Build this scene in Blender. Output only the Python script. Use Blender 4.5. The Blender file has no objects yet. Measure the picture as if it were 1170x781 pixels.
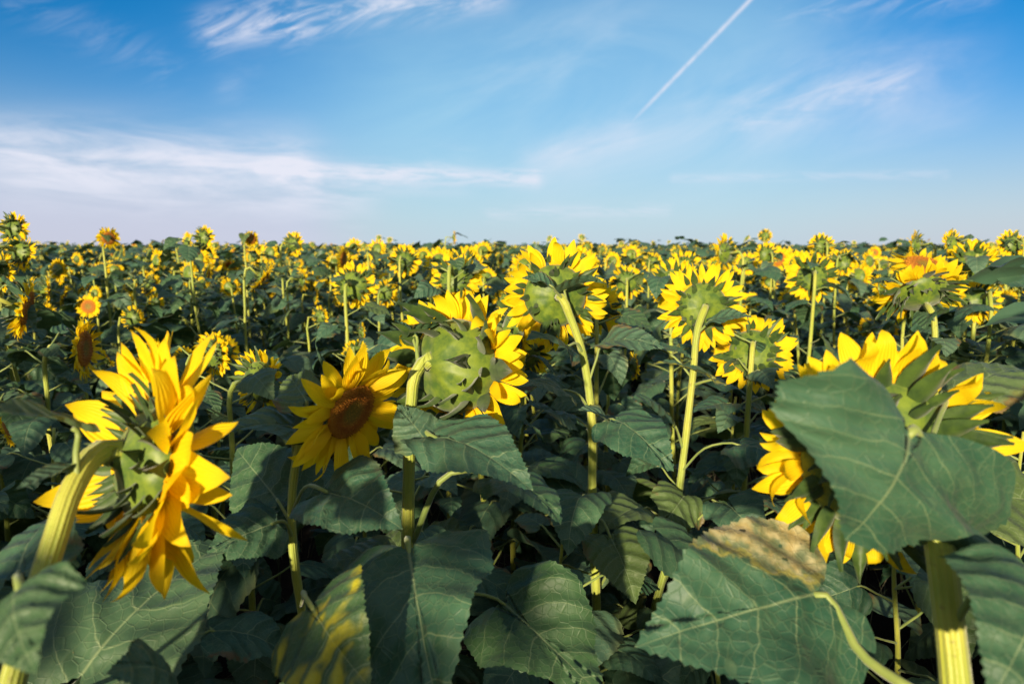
import bpy, math, random
import numpy as np
from mathutils import Vector, Matrix, Quaternion

R = math.radians
PI = math.pi
scene = bpy.context.scene
COL = scene.collection

# ------------------------------------------------------------------ camera
CAM_H = 1.47
F = 780.0
CX, CY = 585.0, 390.5
HORIZON = 281.0
PITCH = math.atan((CY - HORIZON) / F)
cp, sp = math.cos(PITCH), math.sin(PITCH)
CAM = np.array([0.0, 0.0, CAM_H])
RIGHT = np.array([1.0, 0, 0])
FWD = np.array([0, cp, -sp])
UP = np.array([0, sp, cp])


def P(px, py, d):
    """place in the field seen at photo pixel (px, py), d metres along the view axis"""
    return CAM + d * (FWD + (px - CX) / F * RIGHT - (py - CY) / F * UP)


def to_px(p):
    q = np.asarray(p) - CAM
    d = q @ FWD
    if d < 0.05:
        return None
    return CX + F * (q @ RIGHT) / d, CY - F * (q @ UP) / d, d


cam = bpy.data.cameras.new("camera")
cam.lens, cam.sensor_width = 24.0, 36.0
cam.clip_start, cam.clip_end = 0.05, 5000
cam.dof.use_dof = True
cam.dof.focus_distance = 1.55
cam.dof.aperture_fstop = 4.0
cam_o = bpy.data.objects.new("camera", cam)
COL.objects.link(cam_o)
cam_o.location = CAM
cam_o.rotation_euler = (PI / 2 - PITCH, 0, 0)
scene.camera = cam_o


# ------------------------------------------------------------------ node helpers
class NT:
    def __init__(self, tree):
        self.t = tree

    def n(self, typ, **kw):
        nd = self.t.nodes.new(typ)
        for k, v in kw.items():
            if k.startswith("i_"):
                key = k[2:]
                nd.inputs[int(key) if key.isdigit() else key].default_value = v
            else:
                setattr(nd, k, v)
        return nd

    def l(self, a, b):
        self.t.links.new(a, b)

    def _set(self, sock, v):
        if isinstance(v, bpy.types.NodeSocket):
            self.l(v, sock)
        else:
            sock.default_value = v

    def m(self, op, a, b=0.0, c=None, clamp=False):
        nd = self.n("ShaderNodeMath", operation=op, use_clamp=clamp)
        self._set(nd.inputs[0], a)
        self._set(nd.inputs[1], b)
        if c is not None:
            self._set(nd.inputs[2], c)
        return nd.outputs[0]

    def smooth(self, v, a, b, lo=0.0, hi=1.0):
        nd = self.n("ShaderNodeMapRange", interpolation_type="SMOOTHSTEP")
        self._set(nd.inputs[0], v)
        nd.inputs[1].default_value, nd.inputs[2].default_value = a, b
        nd.inputs[3].default_value, nd.inputs[4].default_value = lo, hi
        return nd.outputs[0]

    def mix(self, f, a, b, blend="MIX"):
        nd = self.n("ShaderNodeMix", data_type="RGBA", blend_type=blend)
        self._set(nd.inputs[0], f)
        self._set(nd.inputs[6], a if isinstance(a, bpy.types.NodeSocket) else (*a, 1))
        self._set(nd.inputs[7], b if isinstance(b, bpy.types.NodeSocket) else (*b, 1))
        return nd.outputs[2]

    def noise(self, vec, scale, detail=3.0, rough=0.55, dist=0.0):
        nd = self.n("ShaderNodeTexNoise")
        if vec is not None:
            self.l(vec, nd.inputs["Vector"])
        nd.inputs["Scale"].default_value = scale
        nd.inputs["Detail"].default_value = detail
        nd.inputs["Roughness"].default_value = rough
        nd.inputs["Distortion"].default_value = dist
        return nd.outputs[0]


def new_mat(name):
    m = bpy.data.materials.new(name)
    m.use_nodes = True
    m.node_tree.nodes.clear()
    return m, NT(m.node_tree)


def finish(g, color, rough, spec, trans_col=None, trans=0.0, bump=None, bump_strength=0.3, bump_dist=0.004, sheen=0.0):
    b = g.n("ShaderNodeBsdfPrincipled")
    g._set(b.inputs["Base Color"], color if isinstance(color, bpy.types.NodeSocket) else (*color, 1))
    g._set(b.inputs["Roughness"], rough)
    b.inputs["Specular IOR Level"].default_value = spec
    if sheen:
        b.inputs["Sheen Weight"].default_value = sheen
        b.inputs["Sheen Roughness"].default_value = 0.5
    if bump is not None:
        bm = g.n("ShaderNodeBump")
        bm.inputs["Strength"].default_value = bump_strength
        bm.inputs["Distance"].default_value = bump_dist
        g.l(bump, bm.inputs["Height"])
        g.l(bm.outputs[0], b.inputs["Normal"])
    out = g.n("ShaderNodeOutputMaterial")
    if trans > 0:
        t = g.n("ShaderNodeBsdfTranslucent")
        g._set(t.inputs[0], trans_col if isinstance(trans_col, bpy.types.NodeSocket) else (*trans_col, 1))
        mx = g.n("ShaderNodeMixShader")
        mx.inputs[0].default_value = trans
        g.l(b.outputs[0], mx.inputs[1])
        g.l(t.outputs[0], mx.inputs[2])
        g.l(mx.outputs[0], out.inputs[0])
    else:
        g.l(b.outputs[0], out.inputs[0])


def leaf_material(name, blotch=0.0, dry=False, veins=True, yellow=0.0, seed=0.0):
    m, g = new_mat(name)
    tc = g.n("ShaderNodeTexCoord")
    info = g.n("ShaderNodeObjectInfo")
    rnd = info.outputs["Random"]
    uv = tc.outputs["UV"]
    sep = g.n("ShaderNodeSeparateXYZ")
    g.l(uv, sep.inputs[0])
    u, v = sep.outputs[0], sep.outputs[1]
    comb = g.n("ShaderNodeCombineXYZ")
    g.l(u, comb.inputs[0])
    g.l(v, comb.inputs[1])
    g.l(g.m("MULTIPLY_ADD", rnd, 37.0, seed), comb.inputs[2])
    pos = comb.outputs[0] if veins else g.n("ShaderNodeNewGeometry").outputs["Position"]
    if not veins:
        big = g.noise(pos, 2.3, 2)
        fine = g.noise(pos, 14.0, 3)
    else:
        big = g.noise(pos, 2.2, 3, 0.6)
        fine = g.noise(pos, 26.0, 4, 0.65)
    # base green, from deep to grey-green, drifting with each leaf and over the blade
    c = g.mix(g.smooth(big, 0.3, 0.72), (0.018, 0.070, 0.040), (0.046, 0.116, 0.062))
    c = g.mix(g.m("MULTIPLY", g.smooth(rnd, 0.45, 1.0), 0.6), c, (0.078, 0.138, 0.088))
    c = g.mix(g.m("MULTIPLY", g.smooth(rnd, 0.30, 0.0), 0.5), c, (0.042, 0.088, 0.016))
    c = g.mix(g.m("MULTIPLY", g.smooth(fine, 0.45, 0.75), 0.35), c, (0.080, 0.135, 0.070))
    c = g.mix(g.m("MULTIPLY", g.smooth(g.m("FRACT", g.m("MULTIPLY", rnd, 7.31)), 0.78, 0.95), 0.7), c, (0.085, 0.125, 0.022))
    bump = fine
    if veins:
        av = g.m("ABSOLUTE", v)
        wob = g.m("MULTIPLY", g.m("SUBTRACT", g.noise(pos, 4.5, 2), 0.5), 0.13)
        s = g.m("ADD", g.m("SUBTRACT", u, g.m("ADD", g.m("MULTIPLY", av, 0.42), g.m("MULTIPLY", g.m("MULTIPLY", av, av), 1.05))), wob)
        fr = g.m("ABSOLUTE", g.m("SUBTRACT", g.m("FRACT", g.m("DIVIDE", g.m("ADD", s, 1.105), 0.21)), 0.5))
        dist2 = g.m("MULTIPLY", g.m("SUBTRACT", 0.5, fr), 0.21)          # distance to the nearest side vein
        w2 = g.m("MULTIPLY_ADD", av, -0.012, 0.0075)
        w2 = g.m("MAXIMUM", w2, 0.002)
        side = g.m("SUBTRACT", 1.0, g.m("DIVIDE", dist2, w2), clamp=True)
        mid = g.m("SUBTRACT", 1.0, g.m("DIVIDE", av, g.m("MAXIMUM", g.m("MULTIPLY_ADD", u, -0.011, 0.0125), 0.002)), clamp=True)
        # fine net between the side veins
        vor = g.n("ShaderNodeTexVoronoi", feature="DISTANCE_TO_EDGE")
        g.l(pos, vor.inputs["Vector"])
        vor.inputs["Scale"].default_value = 17.0
        net = g.smooth(vor.outputs["Distance"], 0.07, 0.0)
        vein = g.m("MAXIMUM", mid, g.m("MULTIPLY", side, 0.8))
        c = g.mix(g.m("MULTIPLY", net, 0.30), c, (0.12, 0.18, 0.09))
        c = g.mix(g.m("MULTIPLY", vein, 0.85), c, (0.20, 0.26, 0.13))
        quilt = g.smooth(fr, 0.5, 0.05)
        bump = g.m("ADD", g.m("MULTIPLY", fine, 0.35), g.m("ADD", g.m("MULTIPLY", quilt, 1.1), g.m("MULTIPLY", net, -0.22)))
        edge = g.smooth(g.m("ADD", av, g.m("MULTIPLY", big, 0.3)), 0.42, 0.62)
        c = g.mix(g.m("MULTIPLY", edge, g.m("MULTIPLY", g.smooth(rnd, 0.6, 1.0), 0.6)), c, (0.20, 0.17, 0.03))
        # small brown and pale specks of wear
        spk = g.smooth(g.noise(pos, 60.0, 2), 0.72, 0.80)
        c = g.mix(g.m("MULTIPLY", spk, 0.7), c, (0.16, 0.13, 0.05))
        rust = g.smooth(g.m("ADD", av, g.m("MULTIPLY", g.noise(pos, 9.0, 4), 0.5)), 0.58, 0.68)
        c = g.mix(g.m("MULTIPLY", rust, g.m("MULTIPLY", g.smooth(g.m("FRACT", g.m("MULTIPLY", rnd, 13.7)), 0.5, 0.8), 0.8)), c, (0.13, 0.075, 0.025))
    if yellow > 0:  # sunlight painted into the colour as yellow patches between the veins
        yn = g.smooth(g.noise(pos, 3.0, 2, 0.5, 0.6), 0.46, 0.62)
        yn = g.m("MULTIPLY", yn, g.smooth(g.m("ADD", quilt, g.m("MULTIPLY", big, 0.9)), 0.35, 0.95))
        c = g.mix(g.m("MULTIPLY", yn, yellow), c, (0.38, 0.35, 0.014))
    if dry:
        # dried side of the blade: tan papery tissue
        dn = g.noise(pos, 6.0, 4)
        f = g.smooth(g.m("ADD", g.m("SUBTRACT", g.m("MULTIPLY", v, -1.0), g.m("MULTIPLY", u, 0.55)), g.m("MULTIPLY", g.m("SUBTRACT", dn, 0.5), 0.60)), 0.04, 0.20)
        dcol = g.mix(g.smooth(g.noise(pos, 18, 4), 0.3, 0.7), (0.36, 0.27, 0.10), (0.50, 0.43, 0.23))
        hole = g.smooth(g.noise(pos, 9, 2), 0.66, 0.69)
        dcol = g.mix(hole, dcol, (0.03, 0.02, 0.01))
        dcol = g.mix(g.m("MULTIPLY", vein, 0.5), dcol, (0.15, 0.14, 0.05))
        rim = g.smooth(g.m("ABSOLUTE", g.m("SUBTRACT", f, 0.35)), 0.35, 0.0)
        c = g.mix(g.m("MULTIPLY", f, g.smooth(g.noise(pos, 11.0, 4), 0.34, 0.66, 0.20, 0.88)), c, dcol)
        c = g.mix(g.m("MULTIPLY", rim, 0.6), c, (0.30, 0.26, 0.04))
    tcx = g.mix(0.5, c, (0.16, 0.22, 0.012))
    finish(g, c, g.m("MULTIPLY_ADD", fine, 0.22, 0.42), 0.40, tcx, 0.22, bump, 0.6 if veins else 0.3, 0.004, sheen=0.03)
    return m


def petal_material():
    m, g = new_mat("ray_floret_yellow")
    tc = g.n("ShaderNodeTexCoord")
    sep = g.n("ShaderNodeSeparateXYZ")
    g.l(tc.outputs["UV"], sep.inputs[0])
    u, v = sep.outputs[0], sep.outputs[1]
    info = g.n("ShaderNodeObjectInfo")
    geo = g.n("ShaderNodeNewGeometry")
    no = g.noise(geo.outputs["Position"], 35.0, 2)
    c = g.mix(g.smooth(u, 0.0, 0.28), (0.86, 0.46, 0.005), (0.94, 0.71, 0.012))
    c = g.mix(g.m("MULTIPLY", g.smooth(no, 0.35, 0.7), 0.45), c, (0.93, 0.62, 0.009))
    c = g.mix(g.m("MULTIPLY", info.outputs["Random"], 0.25), c, (0.93, 0.58, 0.006))
    wv = g.m("SINE", g.m("MULTIPLY", v, 24.0))
    c = g.mix(g.m("MULTIPLY", g.smooth(wv, 0.2, 1.0), 0.14), c, (0.80, 0.40, 0.004))
    tipw = g.m("MULTIPLY", g.smooth(u, 0.9, 1.0), g.smooth(info.outputs["Random"], 0.5, 0.9))
    c = g.mix(g.m("MULTIPLY", tipw, 0.5), c, (0.45, 0.22, 0.02))
    finish(g, c, 0.55, 0.2, g.mix(0.5, c, (0.97, 0.72, 0.006)), 0.50, wv, 0.4, 0.0015)
    return m


def tissue_material(name, c1, c2, scale, rough=0.5, spec=0.35, ribs=0.0, trans=0.0, streak=None):
    m, g = new_mat(name)
    tc = g.n("ShaderNodeTexCoord")
    geo = g.n("ShaderNodeNewGeometry")
    info = g.n("ShaderNodeObjectInfo")
    no = g.noise(geo.outputs["Position"], scale, 4, 0.6)
    c = g.mix(g.smooth(no, 0.3, 0.7), c1, c2)
    bump = no
    if ribs:
        sep = g.n("ShaderNodeSeparateXYZ")
        g.l(tc.outputs["UV"], sep.inputs[0])
        rb = g.m("SINE", g.m("MULTIPLY", sep.outputs[1], ribs))
        if streak:
            c = g.mix(g.m("MULTIPLY", g.smooth(rb, 0.1, 1.0), 0.32), c, streak)
            sc = g.smooth(g.noise(geo.outputs["Position"], 55.0, 3, 0.65), 0.60, 0.72)
            c = g.mix(g.m("MULTIPLY", sc, 0.55), c, (0.15, 0.11, 0.03))
            c = g.mix(g.m("MULTIPLY", g.smooth(g.noise(geo.outputs["Position"], 5.0, 2), 0.45, 0.65), 0.6), c, (0.16, 0.24, 0.03))
        hair = g.noise(geo.outputs["Position"], 420.0, 2)
        bump = g.m("ADD", g.m("MULTIPLY", rb, 0.5), g.m("MULTIPLY", hair, 0.8))
        c = g.mix(g.m("MULTIPLY", g.smooth(hair, 0.62, 0.8), 0.4), c, (0.42, 0.44, 0.22))
    finish(g, c, rough, spec, c2, trans, bump, 0.5, 0.002, sheen=0.2)
    return m


def disc_material():
    m, g = new_mat("disc_florets_brown")
    geo = g.n("ShaderNodeNewGeometry")
    tc = g.n("ShaderNodeTexCoord")
    sep = g.n("ShaderNodeSeparateXYZ")
    g.l(tc.outputs["UV"], sep.inputs[0])
    r = sep.outputs[0]
    no = g.noise(geo.outputs["Position"], 300.0, 2)
    c = g.mix(g.smooth(r, 0.25, 0.62), (0.16, 0.11, 0.016), (0.26, 0.085, 0.010))
    c = g.mix(g.smooth(r, 0.66, 0.95), c, (0.36, 0.14, 0.010))
    c = g.mix(g.smooth(no, 0.5, 0.8), c, (0.46, 0.22, 0.025))
    finish(g, c, 0.7, 0.2, None, 0, no, 0.6, 0.002)
    return m


def soil_material():
    m, g = new_mat("dark_soil")
    geo = g.n("ShaderNodeNewGeometry")
    p = geo.outputs["Position"]
    a = g.noise(p, 3.0, 6, 0.65)
    b = g.noise(p, 28.0, 5, 0.7)
    c = g.mix(g.smooth(a, 0.3, 0.7), (0.012, 0.010, 0.008), (0.028, 0.022, 0.017))
    c = g.mix(g.m("MULTIPLY", g.smooth(b, 0.55, 0.8), 0.5), c, (0.045, 0.037, 0.028))
    finish(g, c, 0.95, 0.15, None, 0, g.m("ADD", a, b), 0.9, 0.03)
    return m


M = {}
M["leaf"] = leaf_material("sunflower_leaf")
M["leaf_yellow"] = leaf_material("sun_patched_sunflower_leaf", yellow=0.9, seed=3.1)
M["leaf_dry"] = leaf_material("half_dried_sunflower_leaf", dry=True, seed=1.7)
M["leaf_far"] = leaf_material("sunflower_leaf_distant", veins=False)
M["petal"] = petal_material()
M["stem"] = tissue_material("sunflower_stem", (0.25, 0.30, 0.03), (0.34, 0.35, 0.045), 9.0, 0.5, 0.35, ribs=40.0, streak=(0.38, 0.34, 0.05))
M["petiole"] = tissue_material("sunflower_petiole", (0.13, 0.19, 0.04), (0.21, 0.25, 0.06), 12.0)
M["bract"] = tissue_material("sunflower_bract", (0.014, 0.038, 0.007), (0.052, 0.095, 0.012), 30.0, trans=0.12)
M["recept"] = tissue_material("sunflower_receptacle", (0.040, 0.085, 0.010), (0.125, 0.175, 0.012), 40.0)
M["disc"] = disc_material()
M["soil"] = soil_material()
M["weed"] = tissue_material("weed_blades", (0.035, 0.060, 0.018), (0.075, 0.095, 0.025), 10.0)
M["straw"] = tissue_material("dry_straw", (0.16, 0.13, 0.06), (0.26, 0.22, 0.11), 30.0)


# ------------------------------------------------------------------ mesh helpers
class MB:
    """collects vertices, faces, uv and material slots; build() links them as ONE mesh object"""

    def __init__(self):
        self.v, self.f, self.uv, self.mi, self.n = [], [], [], [], 0

    def add(self, v, f, uv=None, mi=0):
        v = np.asarray(v, float)
        self.v.append(v)
        self.uv.append(np.asarray(uv, float) if uv is not None else np.zeros((len(v), 2)))
        k = self.n
        if isinstance(f, np.ndarray):
            f = f.tolist()
        self.f.extend([[i + k for i in q] for q in f])
        self.mi.extend([mi] * len(f))
        self.n += len(v)

    def merge(self, other, mat4=None, slots=None):
        for v, uv in [(np.concatenate(other.v), np.concatenate(other.uv))]:
            if mat4 is not None:
                v = v @ mat4[:3, :3].T + mat4[:3, 3]
            self.v.append(v)
            self.uv.append(uv)
            k = self.n
            self.f.extend([[i + k for i in q] for q in other.f])
            self.mi.extend([slots[i] for i in other.mi] if slots else other.mi)
            self.n += len(v)

    def mesh(self, name, mats, smooth=True):
        me = bpy.data.meshes.new(name)
        v = np.concatenate(self.v)
        me.from_pydata(v.tolist(), [], self.f)
        uvl = me.uv_layers.new(name="UVMap")
        idx = np.empty(len(me.loops), np.int32)
        me.loops.foreach_get("vertex_index", idx)
        uvl.data.foreach_set("uv", np.concatenate(self.uv)[idx].astype(np.float32).ravel())
        for m in mats:
            me.materials.append(m)
        me.polygons.foreach_set("material_index", np.array(self.mi, np.int32))
        me.polygons.foreach_set("use_smooth", np.full(len(me.polygons), smooth))
        me.update()
        return me


def link(name, data, parent=None, mat=None):
    o = bpy.data.objects.new(name, data)
    COL.objects.link(o)
    if parent is not None:
        o.parent = parent
    if mat is not None:
        o.matrix_basis = Matrix(mat.tolist()) if isinstance(mat, np.ndarray) else mat
    return o


def nrm(a):
    a = np.asarray(a, float)
    return a / (np.linalg.norm(a) + 1e-12)


def catmull(pts, n):
    """smooth curve through the points, sampled evenly along its length"""
    p = np.array([np.asarray(q, float) for q in pts])
    d = np.maximum(np.linalg.norm(np.diff(p, axis=0), axis=1), 1e-6)
    t = np.r_[0, np.cumsum(d)]
    sl = np.diff(p, axis=0) / d[:, None]
    m = np.empty_like(p)
    m[0], m[-1] = sl[0], sl[-1]
    if len(p) > 2:
        w = (d[1:] / (d[:-1] + d[1:]))[:, None]
        m[1:-1] = sl[:-1] * w + sl[1:] * (1 - w)
    ts = np.linspace(0, t[-1], n)
    k = np.clip(np.searchsorted(t, ts, side="right") - 1, 0, len(d) - 1)
    h = d[k][:, None]
    u = ((ts - t[k]) / d[k])[:, None]
    return ((2 * u ** 3 - 3 * u ** 2 + 1) * p[k] + (u ** 3 - 2 * u ** 2 + u) * h * m[k]
            + (-2 * u ** 3 + 3 * u ** 2) * p[k + 1] + (u ** 3 - u ** 2) * h * m[k + 1])


def tube(mb, path, radii, sides=8, mi=0, ridged=0.0, cap=True, flat=1.0):
    n = len(path)
    t = np.gradient(path, axis=0)
    t /= np.linalg.norm(t, axis=1)[:, None] + 1e-12
    ref = np.array([1.0, 0.2, 0.1]) if abs(t[0][0]) < 0.8 else np.array([0, 1.0, 0.2])
    a = nrm(np.cross(t[0], ref))
    vs, uv = [], []
    L = 0
    for i in range(n):
        a = nrm(a - t[i] * (a @ t[i]))
        b = np.cross(t[i], a)
        if i:
            L += np.linalg.norm(path[i] - path[i - 1])
        for k in range(sides):
            th = 2 * PI * k / sides
            r = radii[i] * (1 + ridged * (1 if k % 2 else -1))
            vs.append(path[i] + r * (math.cos(th) * a + flat * math.sin(th) * b))
            uv.append((L, abs(k / sides * 2 - 1)))
    f = []
    for i in range(n - 1):
        for k in range(sides):
            k2 = (k + 1) % sides
            f.append((i * sides + k, i * sides + k2, (i + 1) * sides + k2, (i + 1) * sides + k))
    if cap:
        f.append(tuple(range(sides - 1, -1, -1)))
        f.append(tuple((n - 1) * sides + k for k in range(sides)))
    mb.add(vs, f, uv, mi)


# ------------------------------------------------------------------ leaf
OUT = [(0.0, 0.0), (-0.055, 0.05), (-0.115, 0.14), (-0.12, 0.25), (-0.045, 0.355), (0.09, 0.415), (0.25, 0.42),
       (0.42, 0.37), (0.58, 0.285), (0.73, 0.185), (0.86, 0.092), (0.94, 0.04), (1.0, 0.0)]


def leaf_arrays(seed, nr=14, nt=72, wid=1.0, fold=0.25, droop=0.9, wave=0.03, twist=0.0, curl=0.5, teeth=True, lobe=1.0, crinkle=0.0045, asym=1.0):
    """sunflower blade of unit length: base at the origin, tip at (1,0,0), upper side +Z"""
    rg = np.random.RandomState(seed)
    half = nt // 2
    o = catmull(OUT, 300)
    seg = np.r_[0, np.cumsum(np.linalg.norm(np.diff(o, axis=0), axis=1))]
    s = np.linspace(0, seg[-1], half + 1)
    bx, by = np.interp(s, seg, o[:, 0]), np.interp(s, seg, o[:, 1])
    bx = np.where(bx < 0, bx * lobe, bx)
    jag = np.zeros(half + 1)
    if teeth:
        jag[1:-2:2] = 0.013
        jag *= (bx > -0.06) * (0.5 + rg.rand(half + 1))
    ph = rg.rand(8) * 6.28
    pts = []
    for sd in (1, -1):
        w = wid * (1 + 0.06 * rg.randn()) * (asym if sd > 0 else 1)
        lowf = 1 + 0.035 * np.sin(s * 9 + ph[0] * sd) + 0.02 * np.sin(s * 23 + ph[1])
        X = bx + jag * 0.5
        Y = (by * lowf + jag) * w
        X, Y = X.copy(), Y.copy()
        Y[0] = Y[-1] = 0
        X[0], X[-1] = 0, 1
        pts.append(np.c_[X, sd * Y])
    bound = np.r_[pts[0], pts[1][-2:0:-1]]
    c = np.array([0.3, 0.0])
    rr = np.linspace(0, 1, nr + 1)[1:] ** 0.92
    P2 = [c[None]] + [c + r * (bound - c) for r in rr]
    xy = np.concatenate(P2)
    m = len(bound)
    f = [(0, 1 + k, 1 + (k + 1) % m) for k in range(m)]
    for j in range(nr - 1):
        a, b = 1 + j * m, 1 + (j + 1) * m
        f += [(a + k, b + k, b + (k + 1) % m, a + (k + 1) % m) for k in range(m)]
    x, y = xy[:, 0], xy[:, 1]
    ay = np.abs(y)
    sgn = np.sign(y)
    wv = wave * (ay / 0.4) ** 1.5 * (np.sin(x * 8.5 + ph[2] + sgn * 1.3) + 0.6 * np.sin(x * 15 + ph[3] + sgn * 2.1))
    an = ay / (wid * np.where(y > 0, asym, 1.0))
    sv = x - 0.42 * an - 1.05 * an ** 2
    fr = np.abs(((sv + 1.105) / 0.21) % 1 - 0.5)
    quilt = 0.017 * (np.clip(1 - fr / 0.5, 0, 1)) ** 0.6 * np.clip(an / 0.06, 0, 1) * -1 + 0.006 * np.clip(an / 0.03, 0, 1)
    big = 0.02 * np.sin(x * 5 + ph[4]) * np.sin(y * 9 + ph[5])
    big += crinkle * (np.sin(x * 21 + 3 * np.sin(y / wid * 13 + ph[6]) + ph[0]) * np.sin(y / wid * 25 + ph[1]) + 0.5 * np.sin(x * 43 + ph[3] + 4 * y) * np.sin(y * 39 + ph[2] + 5 * x))
    ff = fold + 0.12 * np.sin(x * 4 + ph[6])
    h = ay * np.sin(ff) - curl * ay ** 2 + wv + (quilt + big if nr > 6 else big * 0.5)
    yy = y * np.cos(ff * 0.8)
    k = droop if abs(droop) > 1e-3 else 1e-3
    kk = k * (0.55 + 0.45)
    px, pz = np.sin(kk * x) / kk, -(1 - np.cos(kk * x)) / kk
    X = px + h * np.sin(kk * x)
    Z = pz + h * np.cos(kk * x)
    Y = yy
    if twist:
        tw = twist * x
        Y, Z2 = yy * np.cos(tw) - (h) * np.sin(tw), None
        Z = Z + yy * np.sin(tw)
    chord = 2 * math.sin(kk / 2) / kk
    a = kk / 2
    Xr = (X * math.cos(a) - Z * math.sin(a)) / chord
    Zr = (X * math.sin(a) + Z * math.cos(a)) / chord
    return np.c_[Xr, Y / chord, Zr], f, np.c_[x, y / wid]


def leaf_mesh(name, mat, **kw):
    mb = MB()
    v, f, uv = leaf_arrays(**kw)
    mb.add(v, f, uv)
    return mb.mesh(name, [mat])


def frame(base, tip, up):
    X = nrm(np.asarray(tip, float) - base)
    up = np.asarray(up, float)
    Z = nrm(up - X * (up @ X))
    Y = np.cross(Z, X)
    m = np.eye(4)
    L = np.linalg.norm(np.asarray(tip, float) - base)
    m[:3, 0], m[:3, 1], m[:3, 2], m[:3, 3] = X * L, Y * L, Z * L, base
    return m


# ------------------------------------------------------------------ flower head (disc faces +Z, disc rim radius 1 unit = rd)
def petal_arrays(nu, nv, curl, chan, tip, side, wid, rg):
    us = np.linspace(0, 1, nu)
    w = wid * (np.sin(PI * np.clip(us * 0.86 + 0.12, 0, 1)) ** 0.85) * (1 - 0.12 * us)
    w[-1] = 0.004
    vs = np.linspace(-1, 1, nv)
    a = -curl * us ** 1.6 * 1.2 + tip * np.clip(us - 0.7, 0, 1) * 3
    step = 1.0 / (nu - 1)
    cx, cz = np.zeros(nu), np.zeros(nu)
    for i in range(1, nu):
        cx[i] = cx[i - 1] + step * math.cos(a[i])
        cz[i] = cz[i - 1] + step * math.sin(a[i])
    V, U = [], []
    ph = rg.rand() * 6
    for i in range(nu):
        off = side * us[i] ** 2
        for v in vs:
            h = chan * w[i] * (v * v - 0.3) + 0.10 * w[i] * math.sin(us[i] * 7 + ph + v * 2.0)
            V.append((cx[i] - h * math.sin(a[i]), v * w[i] + off, cz[i] + h * math.cos(a[i])))
            U.append((us[i], v))
    f = []
    for i in range(nu - 1):
        for j in range(nv - 1):
            q = i * nv + j
            f.append((q, q + nv, q + nv + 1, q + 1))
    return np.array(V), f, np.array(U)


def rotz(a):
    c, s = math.cos(a), math.sin(a)
    return np.array([[c, -s, 0], [s, c, 0], [0, 0, 1.0]])


def roty(a):
    c, s = math.cos(a), math.sin(a)
    return np.array([[c, 0, s], [0, 1, 0], [-s, 0, c]])


def rotx(a):
    c, s = math.cos(a), math.sin(a)
    return np.array([[1, 0, 0], [0, c, -s], [0, s, c]])


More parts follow.
